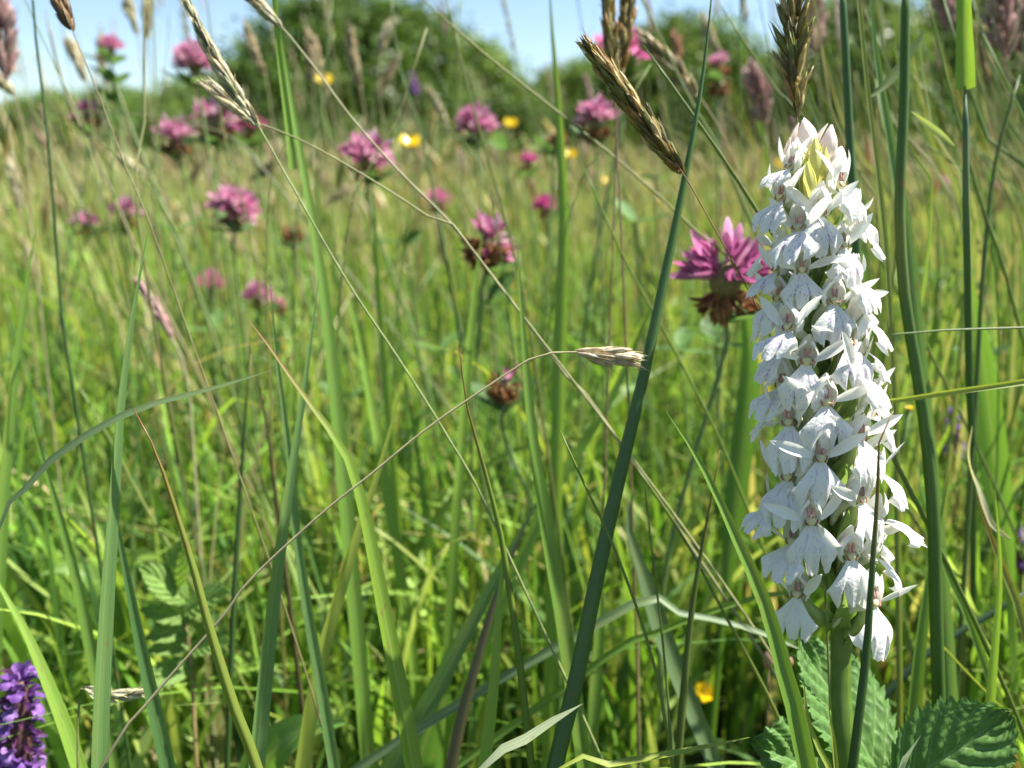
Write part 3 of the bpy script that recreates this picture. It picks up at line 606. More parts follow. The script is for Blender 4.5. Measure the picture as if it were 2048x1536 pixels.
def blade(pts, wpx, col, label, d=0.2, style='long', tip=0.0, face=0.0, fold=0.35, twist=0.4, name='grass_shoot', ground=True, group=None, cat='grass shoot', n=34):
    p3 = path(pts, d, ground); c = spline(p3, n); t0 = foot_share(p3, pts); root = Vector(tuple(c[0]))
    fc = Vector(tuple(to_cam(c))); fc = Matrix.Rotation(R(face), 3, 'Z') @ fc
    tw = np.linspace(0, 1, n) * twist * (1 if bq.random() < 0.5 else -1)
    G = Geo(); G.add(strip_geo, c, px(wpx * 1.16, d) / 2 * prof(n, style, t0), tuple(fc), fold, tw)
    o = obj(name, G.mesh(name, M['blade'], root), loc=root, color=CG[col] if isinstance(col, str) else col); o['tip'] = tip
    return tag(o, label, cat, group)
def rush(pts, wpx, col, label, d=0.2, style='long', tip=0.0, name='rush', ground=True, group=None, cat='rush', n=34):
    p3 = path(pts, d, ground); c = spline(p3, n); t0 = foot_share(p3, pts); root = Vector(tuple(c[0]))
    G = Geo(); G.add(tube_geo, c, np.maximum(px(wpx, d) / 2 * prof(n, style, t0), 0.00012), sides=10); G.uv = [(0.58 + 0.36 * u, v) for u, v in G.uv]
    o = obj(name, G.mesh(name, M['blade'], root), loc=root, color=CG[col] if isinstance(col, str) else col); o['tip'] = tip
    return tag(o, label, cat, group)

blade([(297, 452), (266, 630), (243, 800), (229, 1000), (212, 1250), (200, 1536)], 34, 'blue', 'stout blue-green keeled grass blade crossed by an arching grey-green blade', 0.19, face=25, fold=0.6)
rush([(268, 820), (285, 855), (308, 895), (335, 970), (385, 1130), (420, 1260), (470, 1420), (515, 1540)], 23, (0.20, 0.26, 0.04), 'yellow-green rush with a withered brown needle tip leaning beside the stout blue-green blade', 0.18, tip=1.0)
blade([(215, 950), (240, 1080), (275, 1260), (310, 1420), (340, 1560)], 27, (0.10, 0.21, 0.06), 'plain green blade slanting behind the stout blue-green blade', 0.205)
blade([(52, 800), (80, 900), (110, 1000), (150, 1150), (185, 1320)], 20, 'green', 'pale green blade slanting towards the purple selfheal', 0.25)
blade([(-30, 1120), (10, 1190), (55, 1270), (110, 1400), (150, 1510)], 26, 'bright', 'wide green blade slanting over the purple selfheal', 0.215)
blade([(552, 738), (430, 775), (330, 800), (250, 828), (180, 865), (90, 930), (20, 1020), (-15, 1090)], 15, 'grey', 'grey-green grass blade bent over in a long flat arch with a straw kink', 0.188, style='leaf', fold=0.2)
blade([(540, 560), (552, 700), (575, 880), (592, 1060), (620, 1250), (655, 1450)], 20, 'blue', 'blue-green blade crossing its twin in a narrow X', 0.22, twist=0.2)
blade([(637, 560), (605, 800), (578, 980), (548, 1200), (522, 1450), (512, 1560)], 28, 'blue', 'broader blue-green blade crossing its twin in a narrow X', 0.21, fold=0.5)
blade([(540, -60), (558, 60), (580, 190), (605, 330), (627, 450), (650, 600), (668, 760), (682, 900), (702, 1120)], 27, 'green', 'tall wide mid-green blade rising past the tall dome-shaped tree', 0.26)
blade([(545, -40), (556, 80), (568, 180), (578, 260), (586, 338)], 14, 'bright', 'bright green leaf tip hanging beside the tall wide mid-green blade', 0.24, ground=False, style='even')
blade([(498, 640), (540, 695), (600, 780), (650, 845), (700, 925), (730, 1030), (755, 1150), (790, 1330), (830, 1545)], 32, (0.20, 0.32, 0.035), 'arching yellow-green blade, brown at its bent tip and wide at its foot', 0.2, tip=1.0)
blade([(802, 770), (770, 900), (722, 1050), (682, 1180), (640, 1330), (615, 1470)], 26, 'yel', 'yellow-green blade leaning across the arching yellow-green blade', 0.235)
blade([(1033, 480), (1048, 680), (1063, 850), (1085, 1000), (1110, 1150), (1135, 1300)], 28, 'green', 'tall green blade standing right beside the withered clover with one pink floret', 0.225)
blade([(1098, -60), (1104, 60), (1112, 150), (1122, 300), (1128, 450), (1124, 570), (1118, 760)], 24, 'bright', 'bright green upright leaf rising in front of the purple-pink clover', 0.3)
rush([(1428, -60), (1412, 100), (1395, 220), (1365, 380), (1330, 550), (1290, 740), (1240, 950), (1195, 1150), (1150, 1370), (1105, 1560)], 34, (0.10, 0.195, 0.060), 'long dark blue-green rush leaning all the way up past the bronze grass ear', 0.2, n=44)
rush([(1286, 90), (1370, 208), (1450, 322), (1520, 432), (1600, 560)], 9, (0.13, 0.2, 0.045), 'thin olive stem leaning towards the orchid below its top flowers', 0.215, 'even')
blade([(1332, 822), (1380, 892), (1430, 982), (1480, 1092), (1520, 1180), (1550, 1270), (1580, 1390), (1605, 1490)], 34, 'green', 'clean green blade rising in front of the orchid and its lower flowers', 0.176, fold=0.5)
rush([(1786, 822), (1768, 836), (1762, 848), (1758, 880), (1755, 990), (1745, 1130), (1735, 1280), (1722, 1400), (1704, 1545)], 19, 'dark', 'dark needle rush with a bent pale tip standing in front of the orchid', 0.166, tip=0.8)
rush([(1812, -60), (1808, 200), (1802, 330), (1800, 450), (1810, 600), (1830, 720), (1850, 850), (1865, 1000), (1870, 1120)], 26, (0.085, 0.165, 0.030), 'thick dark green rush bowed beside the orchid', 0.215, 'even')
rush([(1930, 172), (1932, 300), (1932, 420), (1935, 560, 0.228), (1938, 760, 0.25), (1945, 950, 0.28)], 18, (0.085, 0.165, 0.08), 'dark blue-green grass stem with a pale joint below a bright green sheath', 0.22, 'even', name='grass_stalk', cat='grass stalk')
blade([(1928, -60), (1928, 40), (1930, 110), (1930, 176)], 32, 'bright', 'bright green leaf sheath wrapped round the dark jointed stem', 0.219, ground=False, style='even', fold=0.8)
rush([(1682, -60), (1692, 120), (1700, 290), (1708, 420), (1715, 600)], 20, (0.075, 0.155, 0.05), 'dark green rush standing over the top of the orchid', 0.235, 'even')
blade([(1735, -60), (1752, 100), (1775, 240), (1802, 400), (1830, 620)], 24, 'blue', 'blue-green blade between the two dark rushes beside the orchid', 0.24)
blade([(1712, -60), (1735, 170), (1755, 330), (1775, 520), (1790, 800), (1795, 1000)], 11, (0.22, 0.27, 0.07), 'narrow yellowish blade with a dry edge behind the orchid spike', 0.225, style='even')
blade([(1850, 58), (1812, 118), (1775, 165), (1742, 192)], 17, 'pale', 'short pale leaf flagging out from behind the thick dark rush', 0.225, ground=False, style='leaf')
blade([(1822, 222), (1850, 245), (1880, 268), (1908, 292)], 12, 'pale', 'small pale leaf pointing from the thick dark rush to the jointed stem', 0.225, ground=False, style='leaf')
blade([(1720, 808), (1800, 800), (1900, 785), (2060, 762), (2160, 745)], 12, 'yel', 'two-toned green blade lying flat behind the orchid', 0.205, ground=False, style='even', fold=0.6)
rush([(1780, 669), (1850, 664), (1900, 660), (2060, 655), (2170, 652)], 6, 'pale', 'fine pale stem lying flat behind the upper half of the orchid', 0.21, 'even', ground=False, name='grass_stalk', cat='grass stalk')
blade([(1930, 510), (1945, 620), (1960, 700), (1985, 900), (2005, 1060), (2020, 1200)], 50, (0.13, 0.26, 0.045), 'very wide translucent green blade standing behind the flat two-toned blade', 0.31, style='leaf')
blade([(1945, 850), (1938, 915), (1962, 990), (1985, 1048), (2020, 1078)], 14, (0.5, 0.48, 0.3), 'curled dead straw leaf hanging beside the orange-tipped blade', 0.235, ground=False, style='leaf', twist=2.4)
blade([(1950, 980), (1985, 1080), (2020, 1170), (2060, 1290)], 18, (0.22, 0.26, 0.05), 'orange-tipped green blade bending beside the selfheal', 0.225, tip=1.0)
blade([(1166, 1407), (1100, 1445), (1020, 1500), (930, 1570)], 19, 'light', 'blade with a painted pale sheen lying low with its tip raised', 0.178, style='leaf', fold=0.2)  # pale colour stands in for light reflecting off this blade
blade([(1085, 985), (1010, 1120), (930, 1270), (850, 1420), (780, 1540)], 38, (0.115, 0.225, 0.05), 'wide soft green blade leaning behind the brown-purple blade', 0.25)
blade([(1062, 1025), (1000, 1170), (960, 1300), (920, 1450), (900, 1550)], 22, (0.15, 0.125, 0.085), 'dull brown-purple blade leaning across the wide soft green blade', 0.225)
blade([(1008, 1060), (996, 1250), (985, 1400), (967, 1545)], 23, 'bright', 'upright bright green blade beside the brown-purple blade', 0.2)
rush([(918, 690), (926, 760), (938, 830), (960, 905), (985, 1000), (1002, 1072), (1025, 1220), (1048, 1400)], 16, (0.16, 0.24, 0.03), 'green rush with a yellow point rising towards the withered clovers', 0.2, tip=1.0)
blade([(1600, 1180), (1500, 1198), (1380, 1238), (1270, 1285), (1190, 1330)], 13, 'green', 'thin green blade lying level behind the foot of the orchid', 0.24, style='even')
blade([(1600, 1298), (1530, 1268), (1450, 1243), (1330, 1222), (1230, 1228)], 17, 'grey', 'grey-green blade lying level with its cut tip under the lowest orchid flower', 0.232, style='even')
blade([(1268, 980), (1256, 1050), (1290, 1160), (1330, 1280), (1390, 1430), (1445, 1570)], 34, 'grey', 'wide grey-green blade bent over near its top behind the thin level blade', 0.255, style='taper')
rush([(1440, 900), (1420, 1010), (1396, 1140), (1380, 1250), (1366, 1400), (1354, 1545)], 17, (0.11, 0.16, 0.035), 'green rush with a rusty brown upper part near the buttercup', 0.215, tip=0.7)
blade([(1502, 1474), (1440, 1487), (1350, 1505), (1200, 1532), (1080, 1560)], 13, 'yel', 'yellow-green blade lying flat towards the bramble leaf tip', 0.185, style='leaf', fold=0.2)
blade([(1607, 1348), (1614, 1430), (1638, 1500), (1668, 1560)], 11, 'yel', 'small yellow shoot beside the orchid stalk over the bramble leaf', 0.181)
blade([(1655, 1398), (1662, 1450), (1672, 1530)], 9, 'yel', 'tiny yellow shoot pressed against the orchid stalk', 0.186)
blade([(1842, 1470), (1815, 1510), (1795, 1560)], 10, 'light', 'short cut pale blade standing over the bramble leaf', 0.184)
rush([(62, -60), (72, 80), (92, 240), (110, 450), (125, 640), (150, 800)], 7, 'dark', 'thin dark green stem standing against the sky by the low hedge bushes', 0.26, 'even', name='grass_stalk', cat='grass stalk')
blade([(75, 430), (55, 560), (38, 680), (20, 850), (5, 1050)], 20, 'green', 'green blade standing next to the thin dark green stem', 0.27)
rush([(500, 640), (498, 720), (490, 850), (480, 1000), (466, 1250)], 12, 'dark', 'dark rush standing upright behind the end of the arching grey-green blade', 0.27, tip=0.8)
rush([(502, 690), (530, 830), (548, 960), (570, 1130)], 10, (0.09, 0.085, 0.03), 'brownish rush crossing behind the narrow X of blue-green blades', 0.27)
blade([(1185, 1040), (1200, 1180), (1195, 1330), (1180, 1500)], 26, 'green', 'plain green blade standing beside the long dark blue-green rush', 0.26)
blade([(1320, 560), (1260, 720), (1190, 850), (1120, 960), (1060, 1080)], 22, 'bright', 'bright green blade leaning behind the long dark blue-green rush', 0.31)
blade([(1480, 560), (1500, 700), (1490, 850), (1470, 1000), (1450, 1200)], 42, (0.115, 0.24, 0.03), 'wide out-of-focus green blade close behind the orchid', 0.33, style='leaf')
blade([(1838, 1250), (1862, 1280), (1890, 1305), (1915, 1325)], 16, 'yel', 'short folded yellow-green leaf behind the bramble leaf', 0.235, style='leaf')
rush([(2060, 1180), (1960, 1240), (1880, 1290), (1790, 1370)], 16, (0.05, 0.10, 0.05), 'dark stem lying aslant behind the bramble leaf', 0.27, 'even')
blade([(1900, 940), (1868, 1100), (1845, 1260), (1830, 1420), (1822, 1560)], 26, 'green', 'green blade standing upright behind the bramble leaf', 0.23)
blade([(1835, 960), (1870, 1080), (1910, 1180), (1960, 1300)], 13, 'green', 'green blade slanting down behind the lowest right-hand flowers', 0.24)
blade([(1990, 980), (2000, 1150), (1985, 1350), (1970, 1540)], 18, 'bright', 'slim green blade standing over the tip of the bramble leaf', 0.215)
blade([(2020, 1420), (2010, 1480), (2040, 1560)], 20, 'dark', 'dark brown-edged blade leaning past the tip of the bramble leaf', 0.2, tip=1)
blade([(690, 560), (722, 700), (745, 820), (770, 960)], 20, 'bright', 'light green blade beside the tall wide mid-green blade', 0.33)
blade([(965, 465), (952, 560), (940, 680), (930, 800)], 18, 'bright', 'light green blade standing in front of the withered brown clover', 0.3)
blade([(745, 350), (752, 480), (760, 620), (772, 760)], 16, 'bright', 'narrow green blade below the ragged pink clover', 0.34)
rush([(1250, -60), (1300, 30), (1380, 200), (1470, 370)], 6, 'pale', 'fine pale stem behind the diagonal bronze grass ear', 0.3, 'even', name='grass_stalk', cat='grass stalk')
# fine long stems that cross the picture
for pts, wpx, col, label, d in [
    ([(835, -10), (950, 92), (1100, 212), (1250, 332), (1400, 470), (1520, 600)], 6, (0.26, 0.28, 0.09), 'long fine stem slanting past the sky gap towards the orchid', 0.27),
    ([(888, -30), (915, 90), (950, 230), (1000, 400), (1045, 580), (1080, 800)], 6, (0.20, 0.23, 0.07), 'fine stem with a reddish top rising beside the round pink clover', 0.3),
    ([(780, -20), (800, 140), (840, 260), (870, 400), (900, 560)], 6, (0.16, 0.24, 0.08), 'fine green stem in front of the light green rounded tree', 0.36),
    ([(1165, 330), (1250, 520), (1380, 760), (1480, 980)], 6, (0.19, 0.27, 0.06), 'fine green stem slanting below the diagonal bronze grass ear', 0.26),
    ([(150, 760), (220, 880), (300, 1030), (400, 1200)], 6, (0.2, 0.27, 0.06), 'fine green stem slanting under the arching grey-green blade', 0.3),
    ([(90, 20), (130, 180), (200, 330), (300, 560), (420, 800)], 8, (0.26, 0.24, 0.10), 'straw-coloured stem slanting below the low hedge bushes', 0.38),
    ([(230, 160), (260, 250), (330, 420), (400, 600)], 9, (0.2, 0.27, 0.09), 'soft pale stem slanting between the pink clovers', 0.42),
    ([(1440, 10), (1560, 190), (1660, 330)], 6, (0.2, 0.26, 0.08), 'fine green stem slanting down to the topmost orchid flower', 0.28),
    ([(1850, -20), (1905, 200), (1960, 400), (2030, 620)], 8, (0.19, 0.27, 0.06), 'fine green stem slanting behind the jointed stem', 0.27),
    ([(2040, 150), (1990, 330), (1965, 560), (1950, 820)], 10, (0.13, 0.2, 0.05), 'olive stem standing beyond the jointed stem', 0.27),
    ([(1120, 860), (1160, 950), (1230, 1100), (1300, 1300), (1340, 1500)], 7, (0.19, 0.27, 0.05), 'fine green stem slanting across the long dark blue-green rush', 0.19),
    ([(1290, 980), (1310, 1150), (1330, 1330), (1345, 1540)], 6, (0.2, 0.27, 0.07), 'fine upright stem beside the wide bent grey-green blade', 0.21),
    ([(1270, 930), (1370, 1080), (1450, 1230), (1540, 1400), (1590, 1530)], 8, (0.2, 0.26, 0.06), 'fine yellowish stem slanting to the foot of the orchid', 0.225),
    ([(60, 235), (160, 222), (300, 232), (420, 262), (520, 330)], 4, (0.3, 0.33, 0.2), 'hair-thin bent stem arching in front of the low hedge bushes', 0.42)]:
    rush(pts, wpx, col, label, d, 'even', name='grass_stalk', cat='grass stalk')

# look-alike blades standing free of the mass between 0.25 and 0.75 m
def near_blade(i):
    d = bq.uniform(0.25, 0.75); x = bq.uniform(-120, 2170); a = P(x, 1500, d); a.z = 0
    while 0.05 < a.x < 0.2 and a.y < 0.34:
        x = bq.uniform(-120, 2170); d = bq.uniform(0.28, 0.75); a = P(x, 1500, d); a.z = 0
    a.y = d; h = bq.uniform(0.12, 0.24) * (1.0 if d > 0.35 else 0.8); l = Vector((bq.gauss(-0.05, 0.28), bq.gauss(0, 0.25), 0)); l.x = max(-0.6, min(0.5, l.x))
    if d < 0.35: l.y = abs(l.y)
    c = spline([a + Vector((0, 0, -0.002)), a + l * h * 0.22 + Vector((0, 0, h * 0.5)), a + l * h * 0.7 + Vector((0, 0, h * 0.85)), a + l * h * bq.uniform(1.0, 1.5) + Vector((0, 0, h * bq.uniform(0.85, 1.05)))], 16)
    sh = bq.uniform(0.8, 1.2); k = bq.choice(['green', 'green', 'bright', 'bright', 'yel', 'blue', 'dark', 'straw'])
    wd = bq.uniform(0.0013, 0.0040) * (0.5 if k in ('straw', 'dark') else 1)
    t = np.linspace(0, 1, 16); G = Geo()
    G.add(strip_geo, c, wd / 2 * prof(16, bq.choice(['taper', 'long', 'leaf'])), tuple(Matrix.Rotation(bq.uniform(-1.2, 1.2), 3, 'Z') @ Vector((0, -1, 0.2))), 0.3, t * bq.uniform(-1.2, 1.2), across=3)
    o = obj('grass_shoot', G.mesh('grass_shoot', M['blade'], a), loc=a, color=tuple(q * sh for q in CG[k])); o['tip'] = bq.choice([0, 0, 0.5, 1.0])
    nm = dict(green='mid-green', bright='bright green', yel='yellow-green', blue='blue-green', dark='thin dark green', straw='thin dry straw-coloured')[k]
    ht = 'short' if h < 0.155 else 'tall' if h > 0.2 else 'middling'; po = 'standing upright' if l.length < 0.2 else 'leaning' if l.length < 0.42 else 'bowed right over'; br = ' with browned tip' if o['tip'] else ''
    tag(o, f'{ht} {nm} grass blade {po}{br} beyond the orchid', 'grass shoot', f'free-standing {nm} grass blades')
for i in range(235): near_blade(i)

# fine leaning stems, look-alikes: thickest towards the hedge end
for i in range(140):
    d = bq.uniform(0.26, 0.6); right = bq.random() < 0.56; x = bq.uniform(1480, 2150) if right else bq.uniform(-80, 1450); ln_ = bq.gauss(170, 90) if right else bq.gauss(110, 130)
    y0 = bq.uniform(-120, 160 if right else 330); col = bq.choice([(0.24, 0.29, 0.09), (0.17, 0.27, 0.06), (0.30, 0.30, 0.13), (0.13, 0.22, 0.07)])
    nm = {0.24: 'pale green', 0.17: 'light green', 0.30: 'straw-green', 0.13: 'dull green'}[col[0]]
    b = P(x + ln_ * 1.6, 1300, d); b.z = -0.002; b.y = d + bq.uniform(0, 0.08); c = spline([b, P(x + ln_ * 0.9, 560, d), P(x + ln_ * 0.35, 260, d), P(x, y0, d)], 22)
    G = Geo(); wd = bq.uniform(0.0004, 0.0011)
    if bq.random() < 0.4: G.add(strip_geo, c, wd * 1.6 * prof(22, 'long'), tuple(to_cam(c)), 0.4, np.linspace(0, 1, 22) * bq.uniform(-1, 1), across=3); kd = 'blade'
    else: G.add(tube_geo, c, wd * 0.75 * np.linspace(1, 0.5, 22), sides=6); kd = 'stem'
    o = obj('grass_stalk', G.mesh('grass_stalk', M['blade'], b), loc=b, color=col); o['tip'] = 0.0
    tl = 'strongly slanting' if abs(ln_) > 200 else 'slanting' if abs(ln_) > 90 else 'nearly upright'
    tag(o, f'{tl} thin {nm} grass {kd} reaching up over the clovers' if not right else f'{tl} thin {nm} grass {kd} rising past the orchid spike', 'grass stalk', 'fine leaning grass stems')
# ------------------------------------------------------------------ grass ears
def spikelet_mesh(name, ln, wd, awn, seed):
    q = random.Random(seed); G = Geo(); t = np.linspace(0, 1, 6)
    G.add(tube_geo, spline([(0, 0, 0), (0, -wd * 0.15, ln * 0.5), (0, wd * 0.1, ln)], 6), wd / 2 * np.array([0.25, 0.85, 1, 0.85, 0.5, 0.08]), sides=5)
    for s in (-1, 1):                                                     # two glumes hugging the floret
        c = spline([(s * wd * 0.2, 0, 0), (s * wd * 0.55, 0, ln * 0.45), (s * wd * 0.38, 0, ln * q.uniform(0.9, 1.1))], 5)
        G.add(strip_geo, c, wd * 0.32 * np.array([0.6, 1, 0.9, 0.5, 0.05]), (s, -0.2, 0), 0.4, across=3)
    if awn: G.add(tube_geo, spline([(0, 0, ln * 0.7), (0.0002, -wd * 0.5, ln * 1.1), (0.0004, -wd * 0.7, ln * (1 + awn))], 4), [0.00009, 0.00008, 0.00007, 0.00003], sides=3)
    return G.mesh(name, M['dry'])
SPK = [spikelet_mesh('spikelet', 0.0072, 0.0015, a, s) for s, a in enumerate((0.2, 0.3, 0.12, 0))]
eq = random.Random(9)
def shade(q, c, a, b):
    k = q.uniform(a, b); return tuple(v * k for v in c)
def ear(pts_ear, stem_pts, d, label, cols, stem_col, count, spread=22, size=1.0, stem_px=6, rad=0.0, group=None, name='flowering_stalk', droop=None):
    """an ear of spikelets: pts_ear runs from its tip to its base, stem_pts goes on from there to the ground"""
    p = path(list(pts_ear) + list(stem_pts), d)                            # root..tip
    c = spline(p, 60); root = Vector(tuple(c[0])); t = empty(name, root); tag(t, label, 'grass stalk', group)
    L3 = [P(q[0], q[1], q[2] if len(q) > 2 else d) for q in pts_ear]; ec = spline(L3[::-1], 30)   # base to tip
    G = Geo(); G.add(tube_geo, c, px(stem_px, d) / 2 * np.linspace(1.15, 0.45, 60), sides=7)
    so = obj('stem', G.mesh('stem', M['stem'], root), t, color=stem_col)
    tan = nrm(np.gradient(ec, axis=0))
    for i in range(count):
        f = i / count; k = f * 28.5; j = int(k); pos = Vector(tuple(ec[j] + (ec[min(j + 1, 29)] - ec[j]) * (k - j))); tg = Vector(tuple(tan[j]))
        a = i * 2.4 + eq.uniform(-0.5, 0.5); sp = R(spread * (1.15 - 0.6 * f) * eq.uniform(0.5, 1.5))
        s = tg.orthogonal().normalized(); out = (Matrix.Rotation(a, 3, tg) @ s)
        dr = (tg * math.cos(sp) + out * math.sin(sp)).normalized()
        q = dr.to_track_quat('Z', 'Y').to_matrix().to_4x4()
        sc = size * (0.75 + 0.5 * math.sin(math.pi * (0.15 + 0.75 * f))) * eq.uniform(0.8, 1.15)
        obj('spikelet', SPK[i % 4], t, mw=Matrix.Translation(pos + out * rad * math.sin(math.pi * (0.1 + 0.8 * f)) - root) @ q @ Matrix.Rotation(eq.uniform(0, 6.28), 4, 'Z') @ Matrix.Scale(sc, 4), color=shade(eq, eq.choice(cols), 0.75, 1.3))
    return t
BRONZE = [(0.25, 0.19, 0.045), (0.14, 0.125, 0.03), (0.44, 0.36, 0.14), (0.19, 0.20, 0.045), (0.10, 0.085, 0.025), (0.33, 0.19, 0.05)]
STRAWC = [(0.48, 0.42, 0.24), (0.40, 0.34, 0.18), (0.36, 0.36, 0.19), (0.54, 0.49, 0.32)]
PINKC = [(0.36, 0.20, 0.18), (0.42, 0.27, 0.24), (0.30, 0.17, 0.15), (0.45, 0.33, 0.27)]
TANC = [(0.36, 0.28, 0.14), (0.44, 0.35, 0.19), (0.28, 0.22, 0.11), (0.34, 0.31, 0.15)]
ear([(1180, 98), (1225, 155), (1280, 232), (1330, 300), (1368, 348)], [(1385, 378), (1425, 450), (1478, 545), (1530, 650, 0.2), (1610, 850, 0.215), (1655, 1100, 0.225), (1680, 1350, 0.23)], 0.195, 'bronze-green grass ear leaning diagonally with its stem slanting behind the orchid', BRONZE, (0.22, 0.12, 0.06), 84, 13, 0.74, 5, 0.0012)
ear([(1590, -60), (1588, 40), (1590, 140), (1594, 240)], [(1598, 320), (1610, 500), (1630, 800)], 0.203, 'upright brown-green grass ear standing directly over the orchid top', BRONZE, (0.16, 0.17, 0.05), 52, 24, 0.9, 6, 0.0009)
ear([(1212, -50), (1220, 60), (1228, 180)], [(1232, 260), (1240, 420), (1250, 640)], 0.262, 'dark bronze grass ear upright before the pink clover, the straighter of the close pair', BRONZE, (0.18, 0.12, 0.06), 52, 15, 0.78, 6, 0.0009)
ear([(1262, -60), (1252, 40), (1242, 150)], [(1234, 260), (1228, 420), (1220, 640)], 0.268, 'dark bronze grass ear upright before the pink clover, the tilted one of the close pair', BRONZE, (0.18, 0.12, 0.06), 52, 15, 0.78, 6, 0.0009)
ear([(108, -40), (125, 15), (146, 62)], [(165, 110), (190, 170), (250, 330), (340, 560)], 0.225, 'small dark brown grass ear hanging on a purple stem against the sky', [(0.14, 0.08, 0.035), (0.22, 0.14, 0.06), (0.10, 0.06, 0.03)], (0.19, 0.17, 0.07), 26, 12, 0.9, 5, 0.0007)
ear([(376, 8), (410, 80), (450, 150), (490, 212), (520, 258)], [(600, 400), (700, 572), (800, 722), (900, 882), (1000, 1072)], 0.215, 'slim pale grass ear beside the big round clover on a long diagonal stem', STRAWC + [(0.22, 0.24, 0.10)], (0.24, 0.29, 0.10), 46, 8, 0.72, 7, 0.0006)
ear([(425, 180), (470, 215), (515, 250)], [(560, 262), (640, 300), (760, 370), (880, 450), (960, 520)], 0.225, 'short pale grass ear branching beside the slim pale ear on a sagging stem', STRAWC, (0.30, 0.30, 0.14), 22, 8, 0.8, 7, 0.0004)
ear([(485, -30), (520, 12), (565, 55)], [(640, 150), (700, 232), (800, 345), (900, 445), (1000, 572), (1060, 652), (1140, 762), (1230, 872)], 0.24, 'pale grass ear with a purple-tinged stem that runs on as a long diagonal', STRAWC, (0.28, 0.27, 0.13), 30, 9, 0.7, 8, 0.0007)
ear([(1252, 716), (1225, 712), (1190, 708), (1150, 704)], [(1100, 706), (1060, 718), (950, 790), (850, 860), (740, 950), (640, 1030), (500, 1160), (440, 1240), (300, 1400), (200, 1540)], 0.19, 'plump cream dry grass ear lying sideways at the end of a long diagonal straw stalk', [(0.60, 0.50, 0.30), (0.52, 0.42, 0.24), (0.66, 0.58, 0.40)], (0.46, 0.40, 0.22), 20, 11, 0.7, 8, 0.0009)
ear([(1290, 78), (1330, 118), (1372, 165), (1400, 195)], [(1440, 260), (1480, 350), (1520, 480)], 0.31, 'tan grass ear leaning between the two pink clovers by the round-topped tree', TANC, (0.3, 0.24, 0.12), 34, 14, 1.0, 6, 0.0012)
ear([(280, 1386), (240, 1390), (200, 1388), (166, 1376)], [(159, 1392), (157, 1440), (156, 1530)], 0.21, 'cream dry grass ear snapped over sideways behind the stout blue-green blade', [(0.55, 0.52, 0.30), (0.62, 0.58, 0.38)], (0.2, 0.24, 0.07), 30, 16, 0.48, 9, 0.0005)
ear([(280, 570), (300, 600), (325, 640), (345, 680)], [(365, 720), (380, 800), (390, 950)], 0.33, 'pink-tipped soft grass ear slanting below the pink clovers', PINKC + [(0.55, 0.25, 0.28)], (0.32, 0.30, 0.16), 30, 9, 0.8, 8, 0.0008)
for (x, y, x2, y2, d, cols, what) in [
    (700, 60, 722, 180, 0.5, TANC, 'drooping tan grass ear in front of the tall domed tree'), (778, 55, 760, 110, 0.52, STRAWC, 'short straw grass ear before the crown of the tall domed tree'),
    (495, 60, 530, 150, 0.48, TANC, 'tan grass ear where the tall domed tree meets the sky'), (615, 70, 625, 170, 0.55, TANC, 'dim tan grass ear before the darkest part of the tall domed tree'),
    (795, 115, 750, 200, 0.6, TANC, 'straw grass ear leaning right before the tall domed tree'), (860, 185, 900, 270, 0.62, STRAWC, 'straw grass ear by the round pink clover'),
    (290, -20, 295, 80, 0.5, STRAWC, 'faint straw grass ear against the open sky'), (250, -30, 275, 70, 0.52, STRAWC, 'faint grey straw grass ear next to the other faint ear in the sky'),
    (140, 90, 172, 165, 0.45, STRAWC, 'pale grass ear against the sky below the brown ear'), (1505, 150, 1530, 250, 0.42, PINKC, 'soft pink grass plume between clover and orchid top'),
    (1625, -10, 1632, 110, 0.45, PINKC, 'soft pinkish grass plume right behind the upright brown ear'), (1880, -30, 1915, 70, 0.42, PINKC, 'dusky pink grass plume by the jointed stem'),
    (1985, -60, 2012, 120, 0.34, PINKC, 'large loose pink grass plume at the hedge end'), (2040, -40, 2050, 110, 0.36, PINKC, 'large loose pink grass plume beyond the jointed stem'),
    (1960, 60, 1985, 170, 0.42, TANC, 'tan grass ear leaning behind the jointed stem'), (0, 10, 8, 160, 0.36, PINKC, 'pinkish brown plume overhanging the lowest hedge bush'),
    (-20, 150, 30, 190, 0.38, STRAWC, 'straw grass ear below the pinkish brown plume'), (1410, 40, 1440, 110, 0.5, STRAWC, 'straw grass ear in the second patch of sky'),
    (1350, 80, 1352, 140, 0.5, [(0.35, 0.17, 0.07), (0.28, 0.13, 0.06)], 'small rusty grass ear before the round-topped tree'), (200, 80, 215, 170, 0.6, TANC, 'tan grass ear behind the small leafy clover'),
    (250, 320, 285, 345, 0.55, STRAWC, 'straw grass ear nodding under the pink clovers'), (20, 330, 40, 420, 0.5, STRAWC, 'straw grass ear by the thin dark green stem'),
    (540, 330, 500, 360, 0.55, TANC, 'tan grass ear behind the cluster of clovers'), (690, 380, 650, 410, 0.6, STRAWC, 'straw grass ear under the ragged pink clover')]:
    sx = x2 + (x2 - x) * 0.5 + eq.uniform(-10, 40)
    ear([(x, y), ((x + x2) / 2 + eq.uniform(-4, 4), (y + y2) / 2), (x2, y2)], [(x2 + (x2 - x) * 0.3 + 8, y2 + 110), (sx + 20, y2 + 330), (sx + 45, y2 + 560)], d, what, cols, (0.27, 0.26, 0.11), 42 if cols is PINKC else 30, 24 if cols is PINKC else 13, 1.25 if cols is PINKC else 1.0, 5, 0.0022 if cols is PINKC else 0.001)
